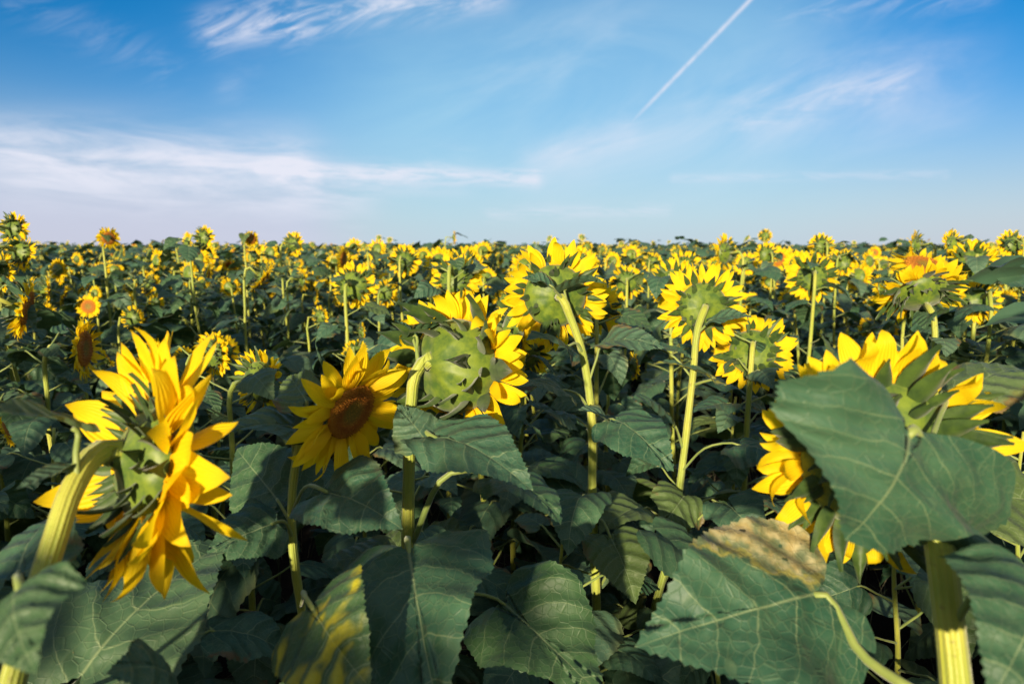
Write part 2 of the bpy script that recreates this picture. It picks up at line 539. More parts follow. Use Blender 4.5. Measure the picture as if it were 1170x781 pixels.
def head_parts(seed, rd, lp, lod, n=30, tilt=0.12, spread=0.22, curl=0.3, curlj=0.3, wid=0.15, hooked=0.0, gaps=0.0, bractlen=0.6, bractn=15, gap_fn=None, blift=0.0, dome=1.0, rows=2, twistj=0.35):
    """petals, bracts, disc and receptacle of one head as four MBs"""
    rg = np.random.RandomState(seed)
    nu, nv = {0: (11, 5), 1: (6, 3), 2: (4, 3)}[lod]
    pe = MB()
    for row in range(rows):
        nn = n if row == 0 else int(n * 0.62)
        for i in range(nn):
            th = 2 * PI * (i + 0.5 * row + 0.30 * rg.randn()) / nn
            if rg.rand() < gaps or (gap_fn and gap_fn(th, rg)):
                continue
            L = lp * (0.82 + 0.30 * rg.rand()) * (0.9 if row else 1)
            V, f, uv = petal_arrays(nu, nv, curl + curlj * rg.randn(), -0.35 + 0.5 * rg.rand(), 0.5 * rg.randn() + (hooked * (rg.rand() * 1.6) if hooked else 0),
                                    0.10 * rg.randn(), wid * (0.85 + 0.3 * rg.rand()) , rg)
            V = V * L
            rot = rotz(th) @ roty(-(tilt + spread * rg.randn() - 0.10 * row)) @ rotx(twistj * rg.randn())
            V = V @ rot.T
            V += np.array([math.cos(th), math.sin(th), 0]) * rd * 0.95 + np.array([0, 0, -0.03 * rd * row])
            pe.add(V, f, uv)
    br = MB()
    bu, bv = {0: (7, 5), 1: (4, 3), 2: (3, 3)}[lod]
    for row in range(3 if lod < 2 else 2):
        nn = bractn
        for i in range(nn):
            th = 2 * PI * (i + row / 3.0 + 0.38 * rg.randn()) / nn
            L = rd * bractlen * (0.6 + 0.9 * rg.rand()) * (1.15 - 0.12 * row)
            us = np.linspace(0, 1, bu)
            V, U = [], []
            cv = 0.5 + 0.7 * rg.rand()
            lift = 0.22 * abs(rg.randn())
            for k, u_ in enumerate(us):
                w = 0.25 * L * (1 - u_) ** 0.9 * (0.72 + 1.3 * u_ * (1 - u_) * 1.6) + 0.0004
                for v in np.linspace(-1, 1, bv):
                    V.append((u_ * L, v * w, -0.22 * L * math.sin(u_ * 2.2) * cv * (-1 if rg.rand() < 0 else 1) + 0.06 * L * v * v))
                    U.append((u_, v))
            V = np.array(V)
            V[:, 2] = -(0.45 * L * us.repeat(bv) ** 2 * (cv - 0.40)) + 0.10 * L * np.tile(np.linspace(-1, 1, bv) ** 2, bu)
            f = [(i_ * bv + j, (i_ + 1) * bv + j, (i_ + 1) * bv + j + 1, i_ * bv + j + 1) for i_ in range(bu - 1) for j in range(bv - 1)]
            rot = rotz(th) @ roty(0.12 + 0.20 * row + lift + blift) @ rotx(0.15 * rg.randn())
            V = V @ rot.T
            r0, z0 = [(0.97, -0.10), (0.85, -0.27), (0.66, -0.385)][row]
            r0 *= 1 + 0.06 * rg.randn()
            V += np.array([math.cos(th) * r0, math.sin(th) * r0, z0 * dome]) * rd
            br.add(V, f, U)
    di = MB()
    seg = {0: 40, 1: 18, 2: 10}[lod]
    prof = [(1.0, -0.02), (0.97, 0.05), (0.85, 0.11), (0.6, 0.13), (0.35, 0.10), (0.12, 0.07)]
    V, U = [], []
    for r_, z in prof:
        for k in range(seg):
            a = 2 * PI * k / seg
            V.append((r_ * rd * math.cos(a), r_ * rd * math.sin(a), z * rd))
            U.append((r_, 0))
    V.append((0, 0, 0.065 * rd))
    U.append((0, 0))
    f = [(j * seg + k, j * seg + (k + 1) % seg, (j + 1) * seg + (k + 1) % seg, (j + 1) * seg + k) for j in range(len(prof) - 1) for k in range(seg)]
    last = (len(prof) - 1) * seg
    f += [(last + k, last + (k + 1) % seg, len(V) - 1) for k in range(seg)]
    di.add(V, f, U)
    if lod <= 1:
        nf = 620 if lod == 0 else 110
        V, f, U = [], [], []
        for i in range(nf):
            r_ = math.sqrt((i + 0.5) / nf)
            a = i * 2.399963
            z = np.interp(r_, [p_[0] for p_ in prof[::-1]], [p_[1] for p_ in prof[::-1]]) * rd
            s = rd * (0.034 if lod == 0 else 0.07) * (0.7 + 0.6 * r_)
            hgt = rd * (0.10 if r_ > 0.55 else 0.045) * (0.7 + 0.6 * rg.rand())
            cx_, cy_ = r_ * rd * math.cos(a) * 0.98, r_ * rd * math.sin(a) * 0.98
            k0 = len(V)
            for q in range(4):
                aa = a + q * PI / 2
                V.append((cx_ + s * math.cos(aa), cy_ + s * math.sin(aa), z - 0.004 * rd))
            V.append((cx_ * (1 + 0.04 * rg.randn()), cy_ * (1 + 0.04 * rg.randn()), z + hgt))
            U += [(r_, 0)] * 5
            f += [(k0 + q, k0 + (q + 1) % 4, k0 + 4) for q in range(4)]
        di.add(V, f, U)
    re = MB()
    prof = [(r_, z_ * dome) for r_, z_ in [(0.10, -0.62), (0.17, -0.53), (0.40, -0.44), (0.66, -0.36), (0.86, -0.24), (0.985, -0.10), (1.0, -0.015)]]
    seg = {0: 64, 1: 14, 2: 8}[lod]
    V, U = [], []
    for r_, z in prof:
        for k in range(seg):
            a = 2 * PI * k / seg
            q = 1 + (0.05 if 0.2 < r_ < 0.95 else 0) * (math.sin(a * 9 + seed) + (0.35 * math.sin(a * 16 + 2 * math.sin(a * 3)) if lod == 0 else 0))
            V.append((r_ * rd * q * math.cos(a), r_ * rd * q * math.sin(a), z * rd))
            U.append((r_, k / seg if k <= seg / 2 else 1 - k / seg))
    f = [(j * seg + k, (j + 1) * seg + k, (j + 1) * seg + (k + 1) % seg, j * seg + (k + 1) % seg) for j in range(len(prof) - 1) for k in range(seg)]
    re.add(V, f, U)
    return pe, br, di, re


def head_frame(pos, n, roll=0.0):
    Z = nrm(n)
    ref = np.array([0, 0, 1.0]) if abs(Z[2]) < 0.95 else np.array([0, 1.0, 0])
    X = nrm(np.cross(ref, Z))
    Y = np.cross(Z, X)
    m = np.eye(4)
    m[:3, :3] = np.c_[X, Y, Z] @ rotz(roll)
    m[:3, 3] = pos
    return m


# ------------------------------------------------------------------ shared pools
def leaf_kw(seed, lod):
    rg = np.random.RandomState(seed + 900)
    d = dict(seed=seed, wid=0.88 + 0.3 * rg.rand(), fold=0.05 + 0.40 * rg.rand(), droop=0.5 + 1.0 * rg.rand(), wave=0.02 + 0.035 * rg.rand(),
             curl=0.15 + 0.8 * rg.rand(), twist=0.35 * rg.randn())
    d.update({0: dict(nr=12, nt=96), 1: dict(nr=6, nt=40, teeth=True), 2: dict(nr=3, nt=20, teeth=False)}[lod])
    return d


POOL0 = [leaf_mesh("leaf_blade", M["leaf"], **leaf_kw(s, 0)) for s in range(8)]
POOL1 = [leaf_mesh("leaf_blade", M["leaf"], **leaf_kw(s, 1)) for s in range(10)]
L2 = [leaf_arrays(**leaf_kw(s, 2)) for s in range(6)]


def head_pool(lod, seeds):
    out = []
    for s in seeds:
        rg = np.random.RandomState(s + 77)
        kw = dict(rd=1.0, lp=0.70 + 0.28 * rg.rand(), n=32 + rg.randint(8), tilt=0.0 + 0.25 * rg.rand(), curl=0.05 + 0.35 * rg.rand(), spread=0.2, wid=0.19 + 0.05 * rg.rand(),
                  hooked=0.5 if rg.rand() < 0.3 else 0, gaps=0.05 if rg.rand() < 0.6 else 0.2, bractlen=0.42 + 0.16 * rg.rand(), bractn=12 + rg.randint(4))
        out.append(head_parts(s, lod=lod, **kw))
    return out


HP1 = [tuple(mb.mesh(nm, [mt]) for mb, nm, mt in zip(h, ("petals", "bracts", "disc", "receptacle"), (M["petal"], M["bract"], M["disc"], M["recept"])))
       for h in head_pool(1, range(10, 18))]
HPR = [head_pool(2, range(30, 36))][0]


def tag(o, label, cat="sunflower", group=None, kind=None):
    if label:
        o["label"] = label
    if cat:
        o["category"] = cat
    if group:
        o["group"] = group
    if kind:
        o["kind"] = kind
    return o


GROUP = "sunflowers growing in the field"


class Plant:
    """one sunflower: Empty at the foot of the stem, parts as children; every position is in field coordinates"""

    def __init__(self, foot, label, group=GROUP):
        self.foot = np.array([foot[0], foot[1], foot[2] if len(foot) > 2 else 0.0], float)
        self.root = link("sunflower", None)
        self.root.location = self.foot
        tag(self.root, label, "sunflower", group)

    def stem(self, pts, r0, r1, n=40, sides=14, bump=True):
        path = catmull([np.asarray(p) - self.foot for p in pts], n)
        self.path = path + self.foot
        t = np.linspace(0, 1, n)
        rad = r0 + (r1 - r0) * t
        rad = rad * (1 + 0.10 * np.exp(-((t - 1) / 0.05) ** 2))
        if bump:
            rad = rad * (1 + 0.05 * np.sin(t * 37) * np.sin(t * 11))
        mb = MB()
        tube(mb, path, rad, sides, ridged=0.035)
        if sides >= 14:
            rg = np.random.RandomState(int(1e4 * abs(self.foot[0])))
            V, Fc = [], []
            for k in rg.randint(n // 6, n, 900 if sides >= 18 else 420):
                tn = nrm(path[min(k + 1, n - 1)] - path[k - 1])
                o = nrm(np.cross(tn, rg.randn(3)))
                b = path[k] + (path[k - 1] - path[k]) * rg.rand() + o * rad[k] * 0.97
                w_ = np.cross(o, tn) * 0.00022
                q = len(V)
                V += [b - w_, b + w_, b + tn * 0.0003, b + o * rg.uniform(0.0015, 0.0042) + tn * 0.001 * rg.randn()]
                Fc += [(q, q + 1, q + 3), (q + 1, q + 2, q + 3), (q + 2, q, q + 3)]
            mb.add(V, Fc)
        link("stem", mb.mesh("stem", [M["stem"]]), self.root)
        return self

    def at(self, t):
        return self.path[int(round(np.clip(t, 0, 1) * (len(self.path) - 1)))]

    def nearest(self, p, below=0.02):
        d = np.linalg.norm(self.path - np.asarray(p)[None] + np.array([0, 0, below]), axis=1)
        return self.path[int(d.argmin())]

    def leaf(self, base, tip, up, mesh, label=None, src=None, pr=0.0035, sag=0.03, psides=7):
        base = np.asarray(base, float)
        m = frame(base - self.foot, np.asarray(tip) - self.foot, up)
        o = link("leaf", mesh, self.root, m)
        if label:
            o["label"] = label
        if src is not None:
            src = np.asarray(src, float)
            L = np.linalg.norm(np.asarray(tip) - base)
            X = nrm(np.asarray(tip) - base)
            mid = (src + base) / 2 + np.array([0, 0, sag])
            path = catmull([src, mid, base, base + X * L * 0.03], 9)
            inv = np.linalg.inv(m)
            loc = (path - self.foot) @ inv[:3, :3].T + inv[:3, 3]
            mb = MB()
            tube(mb, loc, np.linspace(pr * 1.25, pr, 9) / L, psides, flat=0.8)
            link("petiole", mb.mesh("petiole", [M["petiole"]]), o)
        return o

    def head(self, pos, n, rd, meshes, roll=0.0, scaled=True, mini=0):
        m = head_frame(np.asarray(pos) - self.foot, n, roll)
        if scaled:
            m[:3, :3] *= rd
        pe, br, di, re = meshes
        h = link("flower_head", re, self.root, m)
        link("petals", pe, h)
        link("bracts", br, h)
        link("disc", di, h)
        return self

    def auto_leaves(self, rg, n, tmin, tmax, size, pool, avoid=None, up_bias=0.0):
        az = rg.rand() * 6.28
        for i in range(n):
            t = tmin + (tmax - tmin) * (i + 0.5 * rg.rand()) / max(1, n)
            az += 2.4 + 0.35 * rg.randn()
            s = self.at(t)
            o = np.array([math.cos(az), math.sin(az), 0])
            k = 1 - 0.62 * max(0, (t - 0.45) / 0.55)
            L = size * k * (0.8 + 0.4 * rg.rand())
            pl = (0.55 + 0.5 * rg.rand()) * L
            base = s + o * pl * 0.85 + np.array([0, 0, pl * (0.25 + 0.3 * rg.rand())])
            dn = 0.15 + 0.75 * rg.rand()
            tip = base + L * (o * math.cos(dn) - np.array([0, 0, math.sin(dn)])) + 0.1 * L * rg.randn(3)
            if avoid and avoid(base, tip, L):
                continue
            self.leaf(base, tip, np.array([0, 0, 1.0]) + 0.35 * rg.randn(3) + o * 0.3, pool[rg.randint(len(pool))], src=s, pr=0.0028 + 0.002 * L, sag=0.02 * pl)


def hero_head(**kw):
    pe, br, di, re = head_parts(lod=0, **kw)
    return (pe.mesh("petals", [M["petal"]]), br.mesh("bracts", [M["bract"]]), di.mesh("disc", [M["disc"]]), re.mesh("receptacle", [M["recept"]]))


def near_camera(base, tip, L):
    """keeps automatic leaves of the nearest plants out of the photographer's face"""
    for p in (base, tip, (np.asarray(base) + tip) / 2):
        q = to_px(p)
        if q is None or q[2] < 0.55:
            return True
    return False


HEROLEAF = 0


def hl(material="leaf", **kw):
    global HEROLEAF
    HEROLEAF += 1
    d = leaf_kw(100 + HEROLEAF, 0)
    d.update(nr=16, nt=132)
    d.update(kw)
    return leaf_mesh("leaf_blade", M[material], **d)


TOCAM = np.array([0, -1.0, 0])


def stem_pts(px, head, n, rd, neck=0.07):
    n = nrm(n)
    back = np.asarray(head) - n * rd * 0.58
    return [np.asarray(p) for p in px] + [back - n * neck, back]


# ================================================================== NEAR PLANTS
rgA = np.random.RandomState(5)

# ---- A: the big drooping head at the left
hp = P(170, 528, 0.88)
nA = nrm((0.68, 0.69, -0.27))
pA = Plant((-0.56, 0.66, 0), "big bent-over sunflower with thick arching neck and long loose petals, at the near left")
pts = [pA.foot, P(12, 790, 0.72), P(36, 700, 0.74), P(62, 618, 0.76), P(84, 555, 0.79), P(108, 520, 0.83), P(130, 512, 0.86)]
back = hp - nA * 0.075 * 0.55
pA.stem(pts + [back], 0.0150, 0.0125, n=70, sides=18)


def gapA(th, rg):
    return abs(th - PI) < 0.5 and rg.rand() < 0.25


pA.head(hp, nA, 1, hero_head(seed=3, gap_fn=gapA, rd=0.070, lp=0.114, n=42, tilt=0.05, spread=0.32, curl=0.2, curlj=0.30, wid=0.22, bractlen=0.55, bractn=17, gaps=0.02, twistj=0.4), scaled=False)
pA.leaf(P(86, 490, 0.80), P(-22, 468, 0.70), (0.15, -0.12, 1), hl(fold=0.45, droop=0.5, wid=0.75), src=P(88, 548, 0.79), sag=0.0)
pA.leaf(P(80, 535, 0.80), P(18, 560, 0.74), (0, 0.1, 1), hl(fold=0.5, droop=0.4, wid=0.6), src=P(88, 550, 0.79), sag=0.0)
pA.leaf(P(20, 655, 0.78), P(62, 585, 0.92), (-0.2, -0.55, 0.8), hl(fold=0.2, droop=0.3), src=P(40, 690, 0.74), sag=-0.01)
pA.leaf(P(22, 672, 0.56), P(40, 770, 0.50), (0.0, -0.85, 0.5), hl(fold=0.1, droop=0.9, wid=1.0), src=P(30, 720, 0.73), sag=0.02)
pA.leaf(P(92, 775, 0.98), P(262, 610, 1.20), (-0.15, -0.72, 0.68), hl(fold=0.25, droop=0.6, wid=1.1), src=P(18, 790, 0.73), sag=-0.03)
pA.leaf(P(205, 790, 0.80), P(120, 770, 0.70), (0.05, -0.5, 0.85), hl(fold=0.05, droop=1.3, wid=1.25), src=P(16, 800, 0.73), sag=-0.06)

# ---- C: the flower that faces the photographer
hc = P(401, 470, 1.20)
nC = nrm((0.80, -0.50, -0.33))
pC = Plant((P(352, 781, 1.22)[0], 1.22, 0), "sunflower with its brown disc turned to the viewer, bright pointed petals all round")
back = hc - nC * 0.05 * 0.58
pts = [pC.foot, P(345, 700, 1.24), P(338, 655, 1.245), P(333, 582, 1.25), P(338, 528, 1.255), P(350, 480, 1.26), P(372, 462, 1.245)]
pC.stem(pts + [back], 0.0095, 0.0075, n=60, sides=14)
pC.head(hc, nC, 1, hero_head(seed=8, rd=0.052, lp=0.088, n=30, tilt=0.15, spread=0.22, curl=0.1, curlj=0.22, wid=0.175, bractlen=0.7, bractn=12, gaps=0.0), scaled=False)
pC.leaf(P(372, 561, 1.14), P(460, 604, 1.04), (-0.05, -0.45, 0.9), hl(fold=0.35, droop=0.5, wid=1.15), src=P(334, 585, 1.25), sag=0.03)
pC.leaf(P(312, 598, 1.20), P(232, 640, 1.15), (0.1, -0.5, 0.85), hl(fold=0.1, droop=0.7, wid=1.25), src=P(335, 616, 1.248), sag=0.02)
pC.leaf(P(318, 572, 1.27), P(270, 512, 1.42), (-0.1, -0.65, 0.75), hl(fold=0.1, droop=0.2, wid=1.0, material="leaf"), src=P(334, 600, 1.248), sag=0.0)
pC.leaf(P(330, 487, 1.27), P(240, 500, 1.20), (0.1, -0.35, 0.93), hl(fold=0.25, droop=0.7, wid=1.0), src=P(337, 532, 1.254), sag=0.02)
pC.leaf(P(357, 694, 0.92), P(424, 786, 0.82), (-0.05, -0.88, 0.45), hl(material="leaf_yellow", seed=12, fold=0.12, droop=0.6, wid=1.25, curl=0.2, twist=0.0), src=P(344, 692, 1.24), sag=0.02, label="low leaf with sunlit yellow patches painted in")
pC.leaf(P(378, 442, 1.25), P(360, 388, 1.22), (0.9, -0.3, 0.2), hl(fold=0.5, droop=-0.3, wid=0.4), src=P(366, 463, 1.25), sag=0.0)
pC.leaf(P(350, 458, 1.26), P(330, 430, 1.36), (0, -0.6, 0.7), hl(fold=0.3, droop=0.4, wid=0.9), src=P(350, 480, 1.26), sag=0.0)

# ---- D: big shaggy green-backed head in the middle
hd = P(522, 418, 1.33)
nD = nrm((0.52, 0.84, -0.14))
pD = Plant((P(463, 781, 1.27)[0], 1.28, 0), "large shaggy sunflower head seen from behind, broad green back, short curled petals, thick upright stem")
back = hd - nD * 0.088 * 0.92
pts = [pD.foot, P(465, 720, 1.26), P(466, 625, 1.265), P(467, 540, 1.27), P(470, 460, 1.275), P(476, 424, 1.275), P(490, 408, 1.28)]
pD.stem(pts + [back], 0.0145, 0.0105, n=60, sides=18)
pD.head(hd, nD, 1, hero_head(seed=21, rd=0.092, lp=0.072, n=44, tilt=-0.05, spread=0.30, curl=0.35, curlj=0.5, wid=0.23, hooked=0.6, bractlen=0.62, bractn=13, blift=0.42, dome=1.6, gaps=0.0), scaled=False)
pD.leaf(P(496, 500, 1.18), P(610, 560, 1.06), (0.12, -0.42, 0.9), hl(fold=0.40, droop=0.75, wid=0.85, wave=0.05), src=P(468, 520, 1.27), sag=0.03, pr=0.005)
pD.leaf(P(570, 545, 1.24), P(640, 600, 1.15), (0.3, -0.1, 0.9), hl(fold=0.3, droop=0.9, wid=1.1), src=P(470, 622, 1.265), sag=0.075, pr=0.006)
pD.leaf(P(467, 628, 1.06), P(505, 835, 0.86), (0.05, -0.85, 0.55), hl(fold=0.25, droop=0.8, wid=1.05), src=P(466, 640, 1.26), sag=0.03, pr=0.005)
pD.leaf(P(440, 640, 1.16), P(372, 640, 1.14), (0.0, -0.6, 0.8), hl(fold=0.1, droop=0.8, wid=1.2), src=P(466, 660, 1.26), sag=0.03)
pD.leaf(P(577, 690, 1.25), P(690, 800, 1.15), (-0.1, -0.70, 0.7), hl(fold=0.15, droop=1.0, wid=1.15), src=P(468, 700, 1.26), sag=0.03)
pD.leaf(P(474, 382, 1.30), P(528, 368, 1.28), (0.0, 0.1, 1), hl(fold=0.35, droop=0.5, wid=0.7), src=P(479, 420, 1.277), sag=0.0)
pD.leaf(P(474, 382, 1.30), P(450, 366, 1.30), (0.0, 0.1, 1), hl(fold=0.35, droop=0.5, wid=0.8), src=P(478, 422, 1.277), sag=0.0)
pD.leaf(P(484, 500, 1.19), P(455, 462, 1.24), (-0.2, -0.55, 0.8), hl(fold=0.15, droop=0.1, wid=1.2), src=P(469, 500, 1.27), sag=0.01)
pD.auto_leaves(rgA, 5, 0.12, 0.42, 0.20, POOL0, near_camera)

# ---- H: the big head behind a grey-green leaf at the right
hh = P(1002, 520, 0.93)
nH = nrm((0.02, 0.97, 0.10))
pH = Plant((P(1100, 800, 0.72)[0] + 0.01, 0.70, 0), "huge near sunflower with its back half covered by its own wide grey green leaf")
back = hh - nH * 0.105 * 0.55
pts = [pH.foot, P(1093, 790, 0.74), P(1081, 680, 0.755), P(1068, 590, 0.765), P(1052, 535, 0.79), P(1030, 518, 0.83)]
pH.stem(pts + [back], 0.0185, 0.0145, n=60, sides=20)


def gapH(th, rg):
    return rg.rand() < 0.04


pH.head(hh, nH, 1, hero_head(seed=15, rd=0.104, lp=0.080, n=42, tilt=0.12, spread=0.36, curl=0.75, curlj=0.65, wid=0.20, hooked=1.5, bractlen=0.46, bractn=19, gap_fn=gapH), scaled=False)
pH.leaf(P(1038, 494, 0.70), P(966, 618, 0.70), np.cross(P(966, 618, 0.70) - P(1038, 494, 0.70), P(1170, 472, 0.75) - P(893, 480, 0.66)), hl(seed=7, fold=0.06, droop=0.9, wid=2.75, lobe=1.9, crinkle=0.003, asym=1.75, curl=0.08, wave=0.03, twist=-0.1), src=P(1066, 570, 0.765), sag=0.02, pr=0.006,
       label="wide grey green leaf hanging over the flower head")
pH.leaf(P(935, 678, 0.86), P(725, 740, 0.80), (0.0, -0.62, 0.78), hl(material="leaf_dry", fold=0.15, droop=0.5, lobe=1.5, wid=1.0, curl=0.2, wave=0.04, twist=0.0), src=P(1045, 790, 0.76), sag=-0.02, pr=0.006,
       label="leaf with a dried tan patch on one side")
pH.leaf(P(1190, 660, 0.66), P(1130, 800, 0.58), (-0.2, -0.75, 0.6), hl(fold=0.1, droop=0.8, wid=1.1), src=P(1085, 720, 0.75), sag=0.03)
pH.leaf(P(1110, 560, 1.10), P(1240, 600, 1.10), (0.1, -0.6, 0.8), hl(fold=0.2, droop=0.8, wid=1.1), src=P(1066, 580, 0.765), sag=0.03)
pH.leaf(P(1130, 640, 1.0), P(1190, 700, 1.0), (0.1, -0.3, 0.9), hl(fold=0.2, droop=0.8, wid=1.1), src=P(1072, 640, 0.76), sag=0.0)
pH.leaf(P(1100, 445, 1.02), P(1175, 425, 1.08), (0.1, -0.25, 0.95), hl(fold=0.2, droop=0.7, wid=0.8), src=P(1052, 535, 0.79), sag=0.03)

# ---- E: pair of back-turned heads left of the middle
he = P(634, 338, 1.92)
nE = nrm((-0.10, 0.98, 0.02))
pE = Plant((P(688, 781, 1.9)[0], 1.92, 0), "tall sunflower with leaning neck and round back-turned head, first right of the shaggy green one")
back = he - nE * 0.088 * 0.55
pts = [pE.foot, P(682, 705, 1.86), P(677, 580, 1.86), P(674, 454, 1.86), P(664, 397, 1.86), P(650, 358, 1.855), P(642, 340, 1.85)]
pE.stem(pts + [back], 0.0145, 0.0105, n=60, sides=14)
pE.head(he, nE, 1, hero_head(seed=31, rd=0.088, lp=0.075, n=34, tilt=0.05, spread=0.22, curl=0.15, curlj=0.25, wid=0.2, bractlen=0.38, bractn=14), scaled=False)
pE.leaf(P(646, 330, 1.84), P(695, 326, 1.75), (0, -0.2, 1), hl(fold=0.35, droop=0.7, wid=0.8), src=P(648, 352, 1.855), sag=0.0)
pE.leaf(P(628, 326, 1.80), P(596, 318, 1.82), (0, -0.15, 1), hl(fold=0.3, droop=0.6, wid=0.9), src=P(644, 342, 1.85), sag=0.0)
pE.leaf(P(648, 395, 1.80), P(601, 388, 1.70), (0.1, -0.35, 0.9), hl(fold=0.2, droop=0.9, wid=1.0), src=P(667, 405, 1.86), sag=0.02)
pE.leaf(P(642, 445, 1.80), P(592, 444, 1.68), (0.1, -0.4, 0.9), hl(fold=0.2, droop=0.8, wid=1.0), src=P(675, 470, 1.86), sag=0.02)
pE.leaf(P(703, 480, 1.76), P(770, 538, 1.62), (0.1, -0.55, 0.8), hl(fold=0.2, droop=0.6, wid=1.0), src=P(677, 500, 1.86), sag=0.02)
pE.leaf(P(694, 480, 1.80), P(658, 468, 1.74), (-0.2, -0.5, 0.8), hl(fold=0.2, droop=0.6, wid=0.8), src=P(676, 505, 1.86), sag=0.01)
pE.leaf(P(697, 612, 1.75), P(726, 690, 1.62), (0.1, -0.75, 0.6), hl(fold=0.2, droop=0.9, wid=1.1), src=P(678, 600, 1.86), sag=0.03)
pE.leaf(P(690, 392, 1.84), P(760, 398, 1.75), (0.0, -0.3, 0.9), hl(fold=0.2, droop=0.8, wid=0.8), src=P(672, 440, 1.86), sag=0.01)
pE.auto_leaves(rgA, 12, 0.12, 0.60, 0.2, POOL0, near_camera)

# ---- F: straight-stemmed back-turned head
hf = P(803, 350, 2.12)
nF = nrm((0.05, 0.96, -0.12))
pF = Plant((P(738, 781, 2.0)[0], 2.02, 0), "sunflower on a straight pale yellow stem leaning right, round back-turned head, middle of the field")
back = hf - nF * 0.075 * 0.55
pts = [pF.foot, P(745, 705, 2.05), P(767, 620, 2.06), P(781, 520, 2.06), P(792, 425, 2.06), P(798, 372, 2.055)]
pF.stem(pts + [back], 0.0125, 0.010, n=60, sides=14)
pF.head(hf, nF, 1, hero_head(seed=41, rd=0.074, lp=0.072, n=32, tilt=0.0, spread=0.22, curl=0.1, curlj=0.2, wid=0.19, bractlen=0.42, bractn=14), scaled=False)
pF.leaf(P(812, 366, 2.03), P(860, 362, 1.98), (0, -0.25, 1), hl(fold=0.3, droop=0.6, wid=0.9), src=P(798, 380, 2.055), sag=0.0)
pF.leaf(P(815, 432, 2.0), P(745, 418, 1.95), (0.0, -0.12, 1), hl(material="leaf_yellow", fold=0.3, droop=0.7, wid=0.8), src=P(791, 440, 2.06), sag=0.0)
pF.leaf(P(760, 470, 2.0), P(722, 455, 1.9), (0.0, -0.5, 0.9), hl(fold=0.2, droop=0.6, wid=1.0), src=P(781, 515, 2.06), sag=0.02)
pF.leaf(P(830, 575, 1.90), P(872, 625, 1.78), (0.0, -0.7, 0.7), hl(fold=0.2, droop=0.7, wid=1.25), src=P(758, 655, 2.06), sag=0.05)
pF.leaf(P(845, 508, 1.95), P(905, 540, 1.8), (0.0, -0.4, 0.9), hl(fold=0.3, droop=0.9, wid=0.9), src=P(777, 540, 2.06), sag=0.04)
pF.leaf(P(782, 566, 2.0), P(752, 610, 1.9), (0.0, -0.7, 0.7), hl(fold=0.2, droop=0.9, wid=1.2), src=P(768, 620, 2.06), sag=0.04)
pF.leaf(P(745, 395, 2.1), P(790, 412, 2.0), (0.0, -0.2, 0.95), hl(fold=0.3, droop=0.8, wid=0.8), src=P(791, 432, 2.06), sag=0.02)
pF.auto_leaves(rgA, 12, 0.12, 0.60, 0.2, POOL0, near_camera)

for q in (pA, pC, pH):
    q.auto_leaves(rgA, 8, 0.12, 0.45, 0.19, POOL0, near_camera)

# ================================================================== THE SECOND AND THIRD RANKS (each placed by its own head)
FEET = [p.foot[:2] for p in (pA, pC, pD, pH, pE, pF)]
rgM = np.random.RandomState(77)


def mid_plant(label, px, py, d, dia, az, nod, lean=None, k=None, leaves=10, size=0.17):
    global rgM
    hp_ = P(px, py, d)
    n = np.array([math.sin(az) * math.cos(nod), math.cos(az) * math.cos(nod), -math.sin(nod)])
    rd = dia / 2 * d / F / 1.72
    back = hp_ - n * rd * 0.58
    if lean is None:
        lean = 0.10 * rgM.randn()
    nh = nrm([n[0], n[1], 0])
    foot = np.array([back[0] - nh[0] * 0.07 + lean, back[1] - nh[1] * 0.07 + 0.05 * rgM.randn(), 0])
    pl = Plant(foot, label)
    ztop = hp_[2] - rd * 0.2
    nk = back - n * 0.05
    pts = [foot, np.array([foot[0] * 0.6 + nk[0] * 0.4 + 0.02 * rgM.randn(), foot[1] * 0.6 + nk[1] * 0.4, ztop * 0.45]),
           np.array([nk[0] * 0.85 + foot[0] * 0.15 - nh[0] * 0.03, nk[1] * 0.85 + foot[1] * 0.15 - nh[1] * 0.03, ztop * 0.84]), nk + np.array([0, 0, 0.01]), back]
    near = d < 3.2
    pl.stem(pts, 0.012, max(0.006, rd * 0.11), n=34 if near else 24, sides=10 if near else 7)
    hm = HP1[rgM.randint(len(HP1)) if k is None else k]
    pl.head(hp_, n, rd, hm, roll=rgM.rand() * 6)
    pl.auto_leaves(rgM, leaves, 0.16, 0.97, size * (0.9 + 0.3 * rgM.rand()), POOL0 if near else POOL1, near_camera)
    FEET.append(foot[:2])
    return pl


